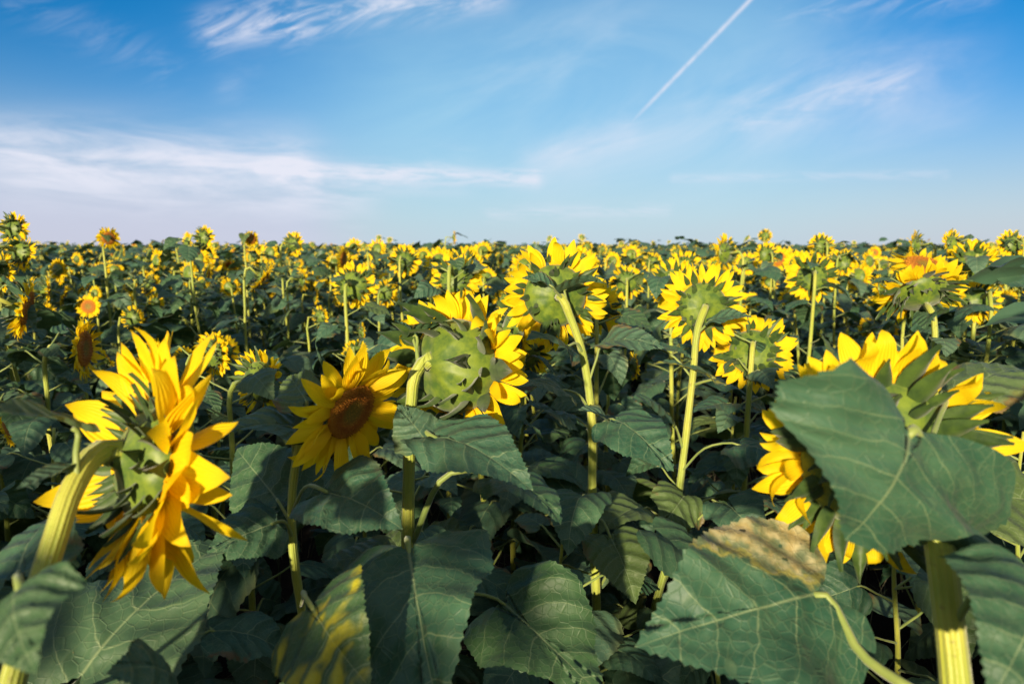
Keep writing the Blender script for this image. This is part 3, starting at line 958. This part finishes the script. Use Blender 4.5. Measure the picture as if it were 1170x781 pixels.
MID = [
    ("back-turned sunflower with a pale grey stem, half hidden behind the big bent-over one", 298, 436, 2.05, 84, 0.45, 0.05, 0.0),
    ("small yellow head poking up behind the petals of the big bent-over sunflower", 243, 404, 2.35, 56, 0.4, 0.0, 0.0),
    ("side-on sunflower with a short hooked stem at the far left, facing right with bright petals", 96, 398, 2.3, 72, 1.35, 0.05, -0.03),
    ("half-hidden flower low behind the side-on sunflower at the left", 124, 411, 2.9, 34, 0.9, -0.5, 0.1),
    ("little round sunflower facing the viewer, standing in the dark leaves at the left", 101, 350, 4.0, 27, 3.0, -0.05, 0.0),
    ("drooping sunflower cut by the left edge, petals thrown to the right", 30, 352, 2.35, 70, 1.15, 0.3, -0.05),
    ("sunflower just behind the drooping one at the left edge", 54, 334, 3.1, 40, 0.9, 0.1, 0.0),
    ("back-turned sunflower on a straight yellow stem above the flower with the brown disc", 404, 326, 3.5, 57, 0.1, 0.15, 0.0),
    ("narrow side-on sunflower left of the straight back-turned one, mid field", 346, 320, 4.6, 27, 0.9, 0.1, 0.0),
    ("smaller dark-backed sunflower tucked against the right side of the leaning-neck one", 679, 354, 2.45, 66, 0.05, -0.1, 0.01),
    ("side-on sunflower with a brown disc edge, squeezed between the shaggy head and the leaning neck", 588, 378, 2.15, 88, 1.2, 0.1, 0.0),
    ("low sunflower with upper half hidden, under the side-on one in the middle", 600, 404, 2.3, 62, 0.1, -0.25, 0.0),
    ("nodding sunflower behind the top of the shaggy green head", 520, 318, 3.1, 62, 0.15, 0.5, 0.0),
    ("tilted sunflower on a hooked pale stem, lower right of the straight yellow-stemmed one", 860, 402, 2.35, 90, 0.35, 0.35, -0.02),
    ("tiny side-on sunflower low between the two tall middle stems", 725, 418, 2.7, 36, 1.45, 0.0, 0.0),
    ("back-turned sunflower between and behind the two tall middle ones", 716, 322, 3.6, 44, 0.15, 0.1, 0.0),
    ("sunflower on a curved stem turned to the right, mid field at the right", 928, 316, 3.6, 58, 0.3, 0.2, -0.02),
    ("sunflower with petals swept left, on a bare stem at the skyline, right of the middle", 828, 289, 4.2, 44, -0.7, 0.0, 0.0),
    ("round back-turned sunflower beside the left-swept one", 876, 291, 5.0, 30, 0.0, 0.1, 0.0),
    ("wide flat sunflower tipped towards the sky, seen from below its dark back at the right", 1052, 334, 2.35, 100, 0.0, -0.80, 0.0),
    ("sunflower showing a flat brown disc just above the wide sky-tipped one", 1058, 304, 3.0, 78, 3.0, -1.12, 0.1),
    ("left-leaning head at the skyline above the sky-tipped sunflower", 1046, 281, 4.2, 34, -0.6, 0.1, 0.0),
    ("sunflower under a dark leaf at the skyline, near the right edge", 1088, 279, 3.9, 36, -0.4, 0.2, 0.0),
    ("bright ring-shaped head at the extreme right of the skyline", 1156, 279, 3.9, 34, 0.1, 0.3, 0.0),
    ("taller sunflower on the skyline left of the right-hand cluster", 939, 281, 5.0, 30, 0.1, 0.2, 0.0),
    ("sunflower right under the taller skyline one, petals hanging", 962, 300, 4.4, 34, 0.7, 0.4, 0.0),
    ("tallest sunflower at the left end of the skyline, round back to the viewer", 16, 262, 3.2, 40, 0.2, 0.1, 0.0),
    ("sunflower just below the tallest one at the left end of the skyline", 25, 288, 2.8, 46, 0.3, 0.2, 0.0),
    ("brown-faced sunflower at the left skyline, turned half towards the viewer", 124, 272, 4.4, 25, 2.3, 0.05, 0.0),
    ("dark silhouetted head with a raised leaf on the left skyline", 233, 272, 4.2, 30, 0.4, 0.1, 0.0),
    ("small upright brown-faced head on the skyline, right of the silhouetted one", 287, 273, 5.2, 20, 2.3, 0.0, 0.0),
    ("bright sunflower on the skyline with a leaf crossing its left side", 335, 279, 5.0, 30, 0.5, 0.1, 0.0),
    ("nodding pale sunflower with bent stem below the left skyline", 300, 318, 4.0, 38, 1.2, 0.7, -0.05),
    ("ring of petals around a dark back, halfway between skyline and shaggy head", 462, 298, 4.6, 38, 0.1, 0.2, 0.0),
    ("small sunflower directly under the ring-shaped one, halfway up the middle", 440, 335, 4.2, 32, 0.2, 0.1, 0.0),
    ("round sunflower on the skyline left of the straight yellow-stemmed one", 781, 306, 4.0, 46, 0.0, 0.1, 0.0),
    ("small pale sunflower low in the leaves, left of the sky-tipped one", 1006, 330, 3.0, 34, -0.8, 0.2, 0.0),
    ("sunflower low behind the straight yellow-stemmed one, on its left", 745, 300, 5.2, 26, 0.4, 0.1, 0.0),
    ("sunflower with a wilted head left of the silhouetted skyline head", 172, 326, 4.3, 28, 0.6, 0.5, 0.0),
    ("half-seen bright head at the far left edge under the skyline", 2, 312, 2.7, 54, 0.5, 0.2, 0.0),
    ("sunflower low at the left edge below the side-on one, only petals showing", 6, 492, 1.75, 40, 0.9, -0.3, -0.1),
]
for row in MID:
    mid_plant(*row[:8], leaves=22 if row[3] < 3.3 else 18, size=0.19)


# low plants that never flowered, hidden between the near ones
for x, y, h_, lab in [
    (-0.28, 1.80, 0.86, "short flowerless plant, only dark leaves, between the brown disc flower and the shaggy head"),
    (0.13, 1.62, 0.74, "low leafy plant without flower in the dark gap right of the shaggy head"),
    (-0.88, 1.55, 0.80, "low leafy plant without flower behind the big bent-over sunflower"),
    (0.50, 1.50, 0.62, "low leafy plant without flower behind the half-dried leaf"),
    (0.98, 1.62, 0.82, "low dark-leaved plant without flower beyond the huge near head at the right"),
    (-0.52, 2.25, 0.95, "leafy flowerless plant behind the brown disc flower"),
    (0.02, 2.35, 0.95, "leafy flowerless plant behind the leaning-neck sunflower's stem"),
    (0.78, 2.30, 0.95, "leafy flowerless plant right of the two tall middle stems"),
    (1.45, 1.85, 0.95, "leafy flowerless plant at the right edge below the sky-tipped sunflower"),
    (-1.40, 2.00, 0.92, "leafy flowerless plant at the left edge below the side-on sunflower"),
]:
    pl = Plant((x, y, 0), lab)
    pl.stem([(x, y, 0), (x + 0.01, y, h_ * 0.5), (x - 0.01, y + 0.02, h_ * 0.85), (x, y + 0.03, h_)], 0.010, 0.004, n=24, sides=8)
    pl.auto_leaves(rgM, 17, 0.16, 1.0, 0.22, POOL0, near_camera)
    FEET.append((x, y))


# ================================================================== THE REST OF THE FIELD
def proto_arrays(seed, lod, az=0.0):
    """a whole plant as raw arrays: stem path, leaves, head, all in plant coordinates with the head facing +Y"""
    rg = np.random.RandomState(seed)
    nod = [0.1, 0.35, 0.7, 0.0, 0.2, 0.5, -0.2, 0.15, 0.3, 1.0][seed % 10] + 0.08 * rg.randn()
    H = 1.30 + 0.065 * rg.randn()
    rd = 0.051 + 0.020 * rg.rand()
    if seed % 8 in (1, 3, 4, 6) or 70 <= seed < 90 and seed % 8 in (0, 7):
        H -= 0.17
        rd *= 0.72
    if lod >= 2:
        rd *= 0.78
    n = np.array([0, math.cos(nod), -math.sin(nod)])
    hp_ = np.array([0.04 * rg.randn(), 0.06, H])
    back = hp_ - n * rd * 0.58
    nk = back - n * 0.05
    path = catmull([(0, 0, 0), (0.02 * rg.randn(), 0.02 * rg.randn(), H * 0.5), (nk[0] * 0.9, nk[1] - 0.03, H * 0.86), nk + np.array([0, 0, 0.012]), back], {0: 24, 1: 18, 2: 6}[lod])
    return rg, nod, H, rd, n, hp_, path


def leaf_places(rg, path, n, size, tmin=0.20, tmax=0.95):
    out, a = [], rg.rand() * 6.28
    for i in range(n):
        t = tmin + (tmax - tmin) * (i + 0.5 * rg.rand()) / n
        a += 2.4 + 0.35 * rg.randn()
        s = path[int(t * (len(path) - 1))]
        o = np.array([math.cos(a), math.sin(a), 0])
        k = 1 - 0.42 * max(0, (t - 0.45) / 0.55)
        L = size * k * (0.8 + 0.4 * rg.rand())
        pl = (0.5 + 0.5 * rg.rand()) * L
        base = s + o * pl * 0.85 + np.array([0, 0, pl * (0.25 + 0.40 * rg.rand())])
        dn = 0.1 + 0.75 * rg.rand()
        tip = base + L * (o * math.cos(dn) - np.array([0, 0, math.sin(dn)])) + 0.1 * L * rg.randn(3)
        out.append((s, base, tip, np.array([0, 0, 1.0]) + 0.35 * rg.randn(3) + o * 0.3, L, pl))
    return out


def field_plant_parts(seed, lod):
    """an unplaced plant with a mesh per part: lod 1 has every leaf as its own part, lod 2 gathers the foliage"""
    rg, nod, H, rd, n, hp_, path = proto_arrays(seed, 1)
    root = bpy.data.objects.new("sunflower", None)
    root["category"] = "sunflower"
    root["group"] = GROUP
    root["nod"] = nod
    COL.objects.link(root)
    mb = MB()
    tube(mb, path, np.linspace(0.012, rd * 0.13, len(path)), 7, ridged=0.03)
    link("stem", mb.mesh("stem", [M["stem"]]), root)
    lv = leaf_places(rg, path, 20 if lod == 1 else 19, 0.22)
    fol = MB()
    for q in range(2):
        a = rg.rand() * 6.28
        b0 = path[-6] + np.array([0.07 * math.cos(a), 0.07 * math.sin(a), 0.03 + 0.07 * rg.rand()])
        L = 0.11 + 0.07 * rg.rand()
        lv.append((path[-6], b0, b0 + L * np.array([math.cos(a), math.sin(a), -0.5 + 0.6 * rg.rand()]), np.array([0, 0, 1.0]) + 0.3 * rg.randn(3), L, 0.05))
    if lod == 1:
        for q in range(3):
            a = rg.rand() * 6.28
            b0 = path[-5] + np.array([0.08 * math.cos(a), 0.08 * math.sin(a), 0.05 * rg.rand() - 0.03])
            L = 0.12 + 0.06 * rg.rand()
            lv.append((path[-5], b0, b0 + L * np.array([math.cos(a), math.sin(a), -0.6 + 0.5 * rg.rand()]), np.array([0, 0, 1.0]) + 0.3 * rg.randn(3), L, 0.05))
    for s, base, tip, up, L, pl in lv:
        m = frame(base, tip, up)
        pth = catmull([s, (s + base) / 2 + np.array([0, 0, 0.02 * pl]), base + 0.02 * (tip - base)], 5)
        if lod == 1:
            one = MB()
            v, f, uv = leaf_arrays(**leaf_kw(rg.randint(1000), 1))
            one.add(v, f, uv)
            inv = np.linalg.inv(m)
            tube(one, pth @ inv[:3, :3].T + inv[:3, 3], np.full(5, 0.0035 / L), 4, mi=1)
            link("leaf", one.mesh("leaf", [M["leaf"], M["petiole"]]), root, m)
        else:
            v, f, uv = leaf_arrays(**{**leaf_kw(rg.randint(1000), 2), "nr": 4, "nt": 24})
            fol.add(v @ m[:3, :3].T + m[:3, 3], f, uv)
            tube(fol, pth, np.full(5, 0.0035), 3, mi=1)
    if lod == 2:
        link("leaves", fol.mesh("leaves", [M["leaf"], M["petiole"]]), root)
    hm = HP1[seed % len(HP1)]
    m = head_frame(hp_, n, rg.rand() * 6)
    m[:3, :3] *= rd
    h = link("flower_head", hm[3], root, m)
    link("petals", hm[0], h)
    if lod == 1:
        link("bracts", hm[1], h)
    link("disc", hm[2], h)
    return root


def copy_tree(o, parent=None):
    c = o.copy()
    COL.objects.link(c)
    if parent is not None:
        c.parent = parent
    for ch in o.children:
        copy_tree(ch, c)
    return c


def far_plant(seed, lod):
    rg, nod, H, rd, n, hp_, path = proto_arrays(seed, 2)
    mb = MB()
    if lod == 0:
        tube(mb, path, np.linspace(0.012, 0.008, len(path)), 5, mi=2)
    elif lod == 1:
        tube(mb, path[-4:], np.linspace(0.012, 0.009, 4), 3, mi=2, cap=False)
    lv = leaf_places(rg, path, [17, 15, 12][lod], [0.22, 0.24, 0.27][lod], tmin=[0.3, 0.45, 0.6][lod], tmax=0.99)
    for q in range(3):                       # young leaves that stand above the head
        a = rg.rand() * 6.28
        b0 = np.array([0.10 * math.cos(a), 0.10 * math.sin(a), 1.26 + 0.10 * rg.rand()])
        L = 0.13 + 0.08 * rg.rand()
        lv.append((b0, b0, b0 + L * np.array([math.cos(a), math.sin(a), -0.5 + 0.6 * rg.rand()]), np.array([0, 0, 1.0]) + 0.3 * rg.randn(3), L, 0.05))
    for s, base, tip, up, L, pl in lv:
        m = frame(base, tip, up)
        if lod == 0:
            v, f, uv = leaf_arrays(**{**leaf_kw(rg.randint(1000), 2), "nr": 3, "nt": 20})
        else:
            w = 0.40 + 0.1 * rg.rand()
            z = 0.05 * rg.randn(8)
            v = np.array([(0, 0, 0), (0.1, w, -0.02 + z[0]), (0.55, w * 0.7, -0.05 + z[1]), (1, 0, 0), (0.55, -w * 0.7, -0.05 + z[2]), (0.1, -w, -0.02 + z[3]), (0.45, 0, 0.08)])
            f = [(0, 6, 1), (1, 6, 2), (2, 6, 3), (3, 6, 4), (4, 6, 5), (5, 6, 0)]
            uv = None
        mb.add(v @ m[:3, :3].T + m[:3, 3], f, uv, 0)
    m = head_frame(hp_, n, rg.rand() * 6)
    if lod < 2:
        pe, br, di, re = HPR[seed % len(HPR)]
        s4 = m.copy()
        s4[:3, :3] *= rd
        if lod == 0:
            mb.merge(pe, s4, [1])
            mb.merge(br, s4, [4])
        else:
            V, f = [], []
            for i in range(18):
                a, da = 2 * PI * i / 18 + 0.1 * rg.randn(), 0.22
                q = len(V)
                L = 1.55 + 0.35 * rg.rand()
                z = 0.3 * rg.randn()
                V += [(0.9 * math.cos(a - da), 0.9 * math.sin(a - da), 0), (0.9 * math.cos(a + da), 0.9 * math.sin(a + da), 0), (L * math.cos(a), L * math.sin(a), z + 0.1)]
                f.append((q, q + 1, q + 2))
            mb.add(np.array(V) @ s4[:3, :3].T + s4[:3, 3], f, np.tile([0.6, 0], (len(V), 1)), 1)
        mb.merge(di, s4, [3])
        mb.merge(re, s4, [5])
    else:
        V, f, mi = [(0, 0, 0.05), (0, 0, -0.35)], [], []
        k = 10
        for i in range(k):
            a = 2 * PI * i / k
            r1 = 1.5 + 0.35 * rg.rand()
            V += [(math.cos(a), math.sin(a), 0), (r1 * math.cos(a + 0.3), r1 * math.sin(a + 0.3), 0.15 * rg.randn())]
        V = np.array(V) * rd * 1.1
        V = V @ m[:3, :3].T + m[:3, 3]
        a_ = [(2 + 2 * i, 2 + 2 * ((i + 1) % k), 0) for i in range(k)]
        b_ = [(2 + 2 * ((i + 1) % k), 2 + 2 * i, 1) for i in range(k)]
        c_ = [(2 + 2 * i, 3 + 2 * i, 2 + 2 * ((i + 1) % k)) for i in range(k)]
        uvs = np.tile([0.6, 0.0], (len(V), 1))
        mb.add(V, a_, uvs, 3)
        mb.add(V, b_, uvs, 5)
        mb.add(V, c_, uvs, 1)
    return mb


rgF = np.random.RandomState(2024)
ROW_A = R(14)
ca, sa = math.cos(ROW_A), math.sin(ROW_A)
spots = []
for i in range(-260, 261):
    for j in range(-60, 560):
        u_, v_ = i * 0.62, j * 0.36
        x, y = u_ * ca + v_ * sa, -u_ * sa + v_ * ca
        if y < -4.5 or y > 95 or abs(x) > 6 + 0.95 * max(0, y) + (4 if y < 3 else 0):
            continue
        if y > 24 and rgF.rand() > 0.62 * (24 / y) ** 0.35:
            continue
        if y > 55 and rgF.rand() > 0.5:
            continue
        x += 0.09 * rgF.randn()
        y += 0.09 * rgF.randn()
        spots.append((x, y))
feet = np.array(FEET)


def in_view(x, y, m=0.0):
    q = to_px((x, y, 1.2))
    return q is not None and -20 - m < q[0] < 1190 + m


indiv, rest = [], []
for x, y in spots:
    r = math.hypot(x, y)
    view = y > 0.2 and in_view(x, y)
    if np.hypot(feet[:, 0] - x, feet[:, 1] - y).min() < (0.26 if r < 6 else 0.16):
        continue
    if y > -0.5 and r < (2.75 if abs(x) < 0.80 * y + 0.35 else 0.95):
        continue
    if math.hypot(x, y) < (1.0 if y < 0.2 else 0.75):
        continue
    (indiv if view else rest).append((r, x, y))
indiv.sort()
N_IND = 300 - len(FEET)
rest += indiv[N_IND:]
indiv = indiv[:N_IND]


def pick_az():
    q = rgF.rand()
    return 0.30 + 0.45 * rgF.randn() if q < 0.80 else (1.2 + 0.4 * rgF.randn() if q < 0.92 else PI + 0.7 * rgF.randn())


PROTO1 = [field_plant_parts(s, 1) for s in range(50, 62)]
PROTO2 = [field_plant_parts(s, 2) for s in range(70, 84)]
used = set()
FIELD = []
for r, x, y in indiv:
    pool = PROTO1 if r < 4.6 else PROTO2
    k = rgF.randint(len(pool))
    if x < -0.22 * y and r < 6 and rgF.rand() < 0.7:
        k = [1, 2, 4, 7, 9, 10][rgF.randint(6)] if r < 4.6 else [0, 1, 3, 5, 6, 8][rgF.randint(6)]
    src = pool[k]
    if src.name in used:
        o = copy_tree(src)
    else:
        o = src
        used.add(src.name)
    az = pick_az()
    s = 1.0 + 0.055 * rgF.randn()
    if r < 3.6:
        s *= 0.93
    o.location = (x, y, 0)
    o.rotation_euler = (0.05 * rgF.randn(), 0.05 * rgF.randn(), -az)
    o.scale = (s, s, s)
    FIELD.append((o, x, y, az, s, r))
for p in PROTO1 + PROTO2:
    if p.name not in used:
        for ch in list(p.children_recursive) + [p]:
            bpy.data.objects.remove(ch)


LANDMARKS = [
    ("big bent-over sunflower", (176, 528)), ("flower with the brown disc", (401, 470)), ("large shaggy green-backed head", (522, 418)),
    ("huge leaf-covered near head", (1002, 520)), ("tall leaning-neck sunflower", (634, 338)), ("sunflower on the straight yellow stem", (803, 350)),
    ("tilted hooked-stem sunflower", (860, 402)), ("wide sky-tipped sunflower", (1052, 334)), ("side-on hooked-neck sunflower", (96, 398)),
    ("little round viewer-facing sunflower", (101, 350)), ("tallest head of the left skyline", (16, 262)), ("silhouetted left skyline head", (233, 272)),
    ("curved-stem sunflower at the right", (928, 316)), ("left-swept skyline head", (828, 289)), ("nodding head behind the shaggy one", (520, 318)),
    ("straight back-turned mid-field sunflower", (404, 326)), ("bright head at the right skyline end", (1156, 279)),
]


def label_field():
    """each plant of the field gets its own words: how it faces, and where it stands by the nearest flower one can point to"""
    rows = {}
    for o, x, y, az, s, r in FIELD:
        a = (az + PI) % (2 * PI) - PI
        face = "back-turned" if abs(a) < 0.65 else ("right-facing" if 0 < a < 2.1 else ("left-facing" if -2.1 < a < 0 else "viewer-facing"))
        hang = "nodding " if o.get("nod", 0.2) > 0.45 else ""
        if "nod" in o:
            del o["nod"]
        px, py, d = to_px((x, y, 1.25 * s))
        name, (lx, ly) = min(LANDMARKS, key=lambda L: math.hypot(L[1][0] - px, 1.6 * (L[1][1] - py)))
        dx, dy = px - lx, py - ly
        v = ("up" if dy < 0 else "down") if abs(dy) > 0.4 * abs(dx) else ""
        h = ("left" if dx < 0 else "right") if abs(dx) > 0.4 * abs(dy) else ""
        way = f"{v}-{h} of" if v and h else (f"{h} of" if h else ("above" if v == "up" else "below"))
        rows.setdefault((hang + face, way, name), []).append((math.hypot(dx, dy), o, r, face, hang))
    for (what, way, name), lst in rows.items():
        lst.sort(key=lambda t: t[0])
        for k, (dd, o, r, face, hang) in enumerate(lst):
            if k < 3:
                o["label"] = f"{['nearest', 'second nearest', 'third nearest'][k]} {what} sunflower {way} the {name}"
            else:
                where = "mid field" if r < 6 else "deeper field"
                o["label"] = f"small {what} sunflower in the {where}, one among crowded look-alikes"


label_field()

# the uncountable remainder of the field, one mass
farp = [[far_plant(200 + i + 40 * l, l) for i in range(8)] for l in range(3)]
field = MB()
for r, x, y in rest:
    lod = 0 if r < 11 else (1 if r < 26 else 2)
    mb = farp[lod][rgF.randint(8)]
    az = pick_az()
    s = 1.0 + 0.065 * rgF.randn() + (0.08 if rgF.rand() < 0.09 else 0)
    m = np.eye(4)
    m[:3, :3] = rotz(-az) * s
    m[:3, 3] = (x, y, 0)
    field.merge(mb, m)
fo = link("sunflower_field", field.mesh("sunflower_field", [M["leaf_far"], M["petal"], M["stem"], M["disc"], M["bract"], M["recept"]]))
tag(fo, "unbroken mass of sunflowers running on to the horizon", "sunflower field", None, "stuff")

# ================================================================== GROUND
mb = MB()
xs = np.r_[-400, -200, -100, -50, -20, np.linspace(-8, 8, 161), 20, 50, 100, 200, 400]
ys = np.r_[-60, -20, np.linspace(-4, 12, 161), 20, 50, 100, 200, 500, 900]
gx, gy = np.meshgrid(xs, ys)
rgG = np.random.RandomState(9)
gz = 0.02 * np.sin(gx * 3.1 + gy * 1.3) + 0.015 * np.sin(gx * 7.7 - gy * 5.1) + 0.014 * rgG.randn(*gx.shape)
gz = np.where((np.abs(gx) < 8) & (gy < 12) & (gy > -4), gz, 0) - 0.02
V = np.c_[gx.ravel(), gy.ravel(), gz.ravel()]
nx = len(xs)
idx = np.arange(len(ys) * nx).reshape(len(ys), nx)
f = np.stack([idx[:-1, :-1], idx[:-1, 1:], idx[1:, 1:], idx[1:, :-1]], -1).reshape(-1, 4)
mb.add(V, f)
g = link("ground", mb.mesh("ground", [M["soil"]]))
tag(g, None, None, None, "structure")

# weeds and dry stalks on the soil
mb = MB()
for i in range(1500):
    x, y = rgG.uniform(-3, 3.2), rgG.uniform(0.5, 5.0)
    b = np.array([x, y, -0.01])
    h_ = rgG.uniform(0.06, 0.34)
    dv = rgG.randn(2) * 0.5
    e = b + np.array([dv[0] * h_, dv[1] * h_, h_])
    mid = (b + e) / 2 + np.array([-dv[0] * h_ * 0.2, -dv[1] * h_ * 0.2, h_ * 0.18])
    pth = catmull([b, mid, e], 5)
    tube(mb, pth, np.linspace(0.0028, 0.0006, 5), 3, mi=0 if rgG.rand() < 0.7 else 1, cap=False)
w = link("weeds", mb.mesh("weeds", [M["weed"], M["straw"]]))
tag(w, "thin weeds and dry stalks on the dark soil between the stems", "weeds", None, "stuff")

# ================================================================== LIGHT AND SKY
SUN_EL = R(11.5)
SUN_DIR = nrm([-0.28 * math.cos(SUN_EL), -0.96 * math.cos(SUN_EL), math.sin(SUN_EL)])   # towards the sun
sun = bpy.data.lights.new("sun", "SUN")
sun.energy = 5.0
sun.angle = R(1.5)
sun.color = (1.0, 0.83, 0.56)
so = bpy.data.objects.new("sun", sun)
COL.objects.link(so)
so.rotation_euler = Vector(-SUN_DIR).to_track_quat("-Z", "Y").to_euler()
so.location = (-20, -25, 15)

world = bpy.data.worlds.new("World")
scene.world = world
world.use_nodes = True
world.node_tree.nodes.clear()
w = NT(world.node_tree)
sky = w.n("ShaderNodeTexSky", sky_type="NISHITA")
sky.sun_disc = False
sky.sun_elevation = SUN_EL
sky.sun_rotation = math.atan2(SUN_DIR[0], SUN_DIR[1])
sky.air_density, sky.dust_density, sky.ozone_density = 1.0, 0.3, 5.0
tc = w.n("ShaderNodeTexCoord")
sep = w.n("ShaderNodeSeparateXYZ")
w.l(tc.outputs["Generated"], sep.inputs[0])
dy = w.m("MAXIMUM", sep.outputs[1], 0.08)
A = w.m("DIVIDE", sep.outputs[0], dy)
E = w.m("DIVIDE", sep.outputs[2], dy)


def ae(px, py):
    d = P(px, py, 1.0) - CAM
    return d[0] / d[1], d[2] / d[1]


def cvec(sx, sy, rot=0.0, oz=0.0):
    c, s = math.cos(rot), math.sin(rot)
    x = w.m("ADD", w.m("MULTIPLY", A, c), w.m("MULTIPLY", E, s))
    y = w.m("SUBTRACT", w.m("MULTIPLY", E, c), w.m("MULTIPLY", A, s))
    cb = w.n("ShaderNodeCombineXYZ")
    w.l(w.m("MULTIPLY", x, sx), cb.inputs[0])
    w.l(w.m("MULTIPLY", y, sy), cb.inputs[1])
    cb.inputs[2].default_value = oz
    return cb.outputs[0]


def blob(p0, p1, half, soft=1.0):
    """soft mask round the segment p0-p1 (photo pixels), half width in pixels"""
    a0, e0 = ae(*p0)
    a1, e1 = ae(*p1)
    L = math.hypot(a1 - a0, e1 - e0)
    ux, uy = (a1 - a0) / L, (e1 - e0) / L
    dx, dz = w.m("SUBTRACT", A, a0), w.m("SUBTRACT", E, e0)
    along = w.m("ADD", w.m("MULTIPLY", dx, ux), w.m("MULTIPLY", dz, uy))
    across = w.m("SUBTRACT", w.m("MULTIPLY", dz, ux), w.m("MULTIPLY", dx, uy))
    h = half / F
    o = w.m("MAXIMUM", w.m("MULTIPLY", along, -1.0), w.m("SUBTRACT", along, L))
    o = w.m("MAXIMUM", o, 0.0)
    d2 = w.m("ADD", w.m("MULTIPLY", o, o), w.m("MULTIPLY", across, across))
    return w.m("POWER", 2.718, w.m("MULTIPLY", d2, -1.0 / (h * h * soft))), along, L


n1 = w.noise(cvec(5, 26, -0.05, 1.0), 1.0, 6, 0.6, 0.5)
n2 = w.noise(cvec(9, 34, 0.28, 4.0), 1.0, 6, 0.62, 0.8)
n3 = w.noise(cvec(2.6, 7, 0.3, 8.0), 1.0, 5, 0.6, 0.6)
n4 = w.noise(cvec(14, 90, -0.03, 12.0), 1.0, 5, 0.6, 0.4)


def layer(mask, noise, lo, hi, amt):
    return w.m("MULTIPLY", w.m("MULTIPLY", mask, w.smooth(noise, lo, hi)), amt)


cl = layer(blob((-60, 172), (330, 192), 34)[0], n1, 0.25, 0.65, 0.85)
for args in [
    (blob((300, 195), (610, 204), 9)[0], n4, 0.30, 0.6, 0.65),
    (blob((330, 205), (520, 198), 20)[0], n1, 0.40, 0.7, 0.5),
    (blob((30, 205), (400, 235), 30)[0], n1, 0.35, 0.75, 0.45),
    (blob((245, 34), (340, 18), 20)[0], n2, 0.36, 0.70, 0.8),
    (blob((330, 22), (560, -12), 20)[0], n2, 0.38, 0.70, 0.8),
    (blob((285, 40), (268, 95), 22)[0], n3, 0.35, 0.7, 0.3),
    (blob((20, 0), (190, 80), 22)[0], n2, 0.4, 0.75, 0.14),
    (blob((640, 170), (1060, 100), 60)[0], n3, 0.30, 0.75, 0.42),
    (blob((860, 130), (1020, 90), 26)[0], n2, 0.35, 0.7, 0.40),
    (blob((560, 90), (700, 60), 60)[0], n3, 0.4, 0.8, 0.25),
    (blob((770, 204), (1080, 199), 5)[0], n4, 0.3, 0.6, 0.25),
    (blob((610, 182), (715, 150), 15)[0], n3, 0.2, 0.7, 0.38),
    (blob((560, 244), (760, 240), 8)[0], n4, 0.35, 0.65, 0.3),
    (blob((900, 5), (1120, -10), 18)[0], n2, 0.4, 0.75, 0.4),
]:
    cl = w.m("ADD", cl, layer(*args))
tr, al, L = blob((711, 150), (900, -44), 2.7)
fade = w.smooth(al, -0.03, 0.09, 0.0, 1.0)
tr2 = blob((700, 162), (900, -44), 2.3)[0]
n5 = w.noise(cvec(60, 60, 0, 3.0), 1.0, 3, 0.6)
trail = w.m("MULTIPLY", w.m("MULTIPLY", tr2, fade), w.smooth(n5, 0.2, 0.7, 0.30, 0.70))
cl = w.m("MAXIMUM", cl, trail)
cl = w.m("MINIMUM", cl, 0.95)
skyc = sky.outputs[0]
hs = w.n("ShaderNodeHueSaturation")
hs.inputs["Saturation"].default_value = 1.30
hs.inputs["Value"].default_value = 1.0
w.l(skyc, hs.inputs["Color"])
CLOUD = (6.0, 6.1, 6.9)
hor = w.m("SQRT", w.m("ADD", w.m("MULTIPLY", sep.outputs[0], sep.outputs[0]), w.m("MULTIPLY", sep.outputs[1], sep.outputs[1])))
el = w.m("ARCTAN2", sep.outputs[2], hor)
haze = w.m("POWER", w.smooth(el, 0.40, -0.03), 2.3)
base = w.mix(w.m("MULTIPLY", haze, 0.85), hs.outputs[0], (4.3, 4.7, 5.6))
glow = w.m("MULTIPLY", blob((520, 130), (800, 110), 190)[0], w.smooth(n3, -0.5, 0.9, 0.15, 0.62))
base = w.mix(glow, base, (3.4, 5.6, 6.4))
lav = w.m("MULTIPLY", blob((-100, 240), (330, 262), 60)[0], 0.5)
base = w.mix(lav, base, (4.7, 4.6, 6.1))
# added whitening of the unseen sky behind and above, to neutralise fill light
fill_veil = w.m("MULTIPLY", w.smooth(sep.outputs[1], 0.62, 0.0), w.smooth(n3, 0.2, 0.7, 0.45, 0.75))
base = w.mix(fill_veil, base, (4.4, 4.5, 4.9))
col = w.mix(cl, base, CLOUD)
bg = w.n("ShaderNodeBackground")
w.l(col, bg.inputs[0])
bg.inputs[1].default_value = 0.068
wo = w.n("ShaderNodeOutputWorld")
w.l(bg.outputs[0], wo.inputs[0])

scene.view_settings.view_transform = "Standard"
scene.view_settings.look = "None"
scene.view_settings.exposure = 1.0
scene.view_settings.gamma = 1.0
scene.cycles.max_bounces = 6
scene.cycles.diffuse_bounces = 3
scene.cycles.transmission_bounces = 3
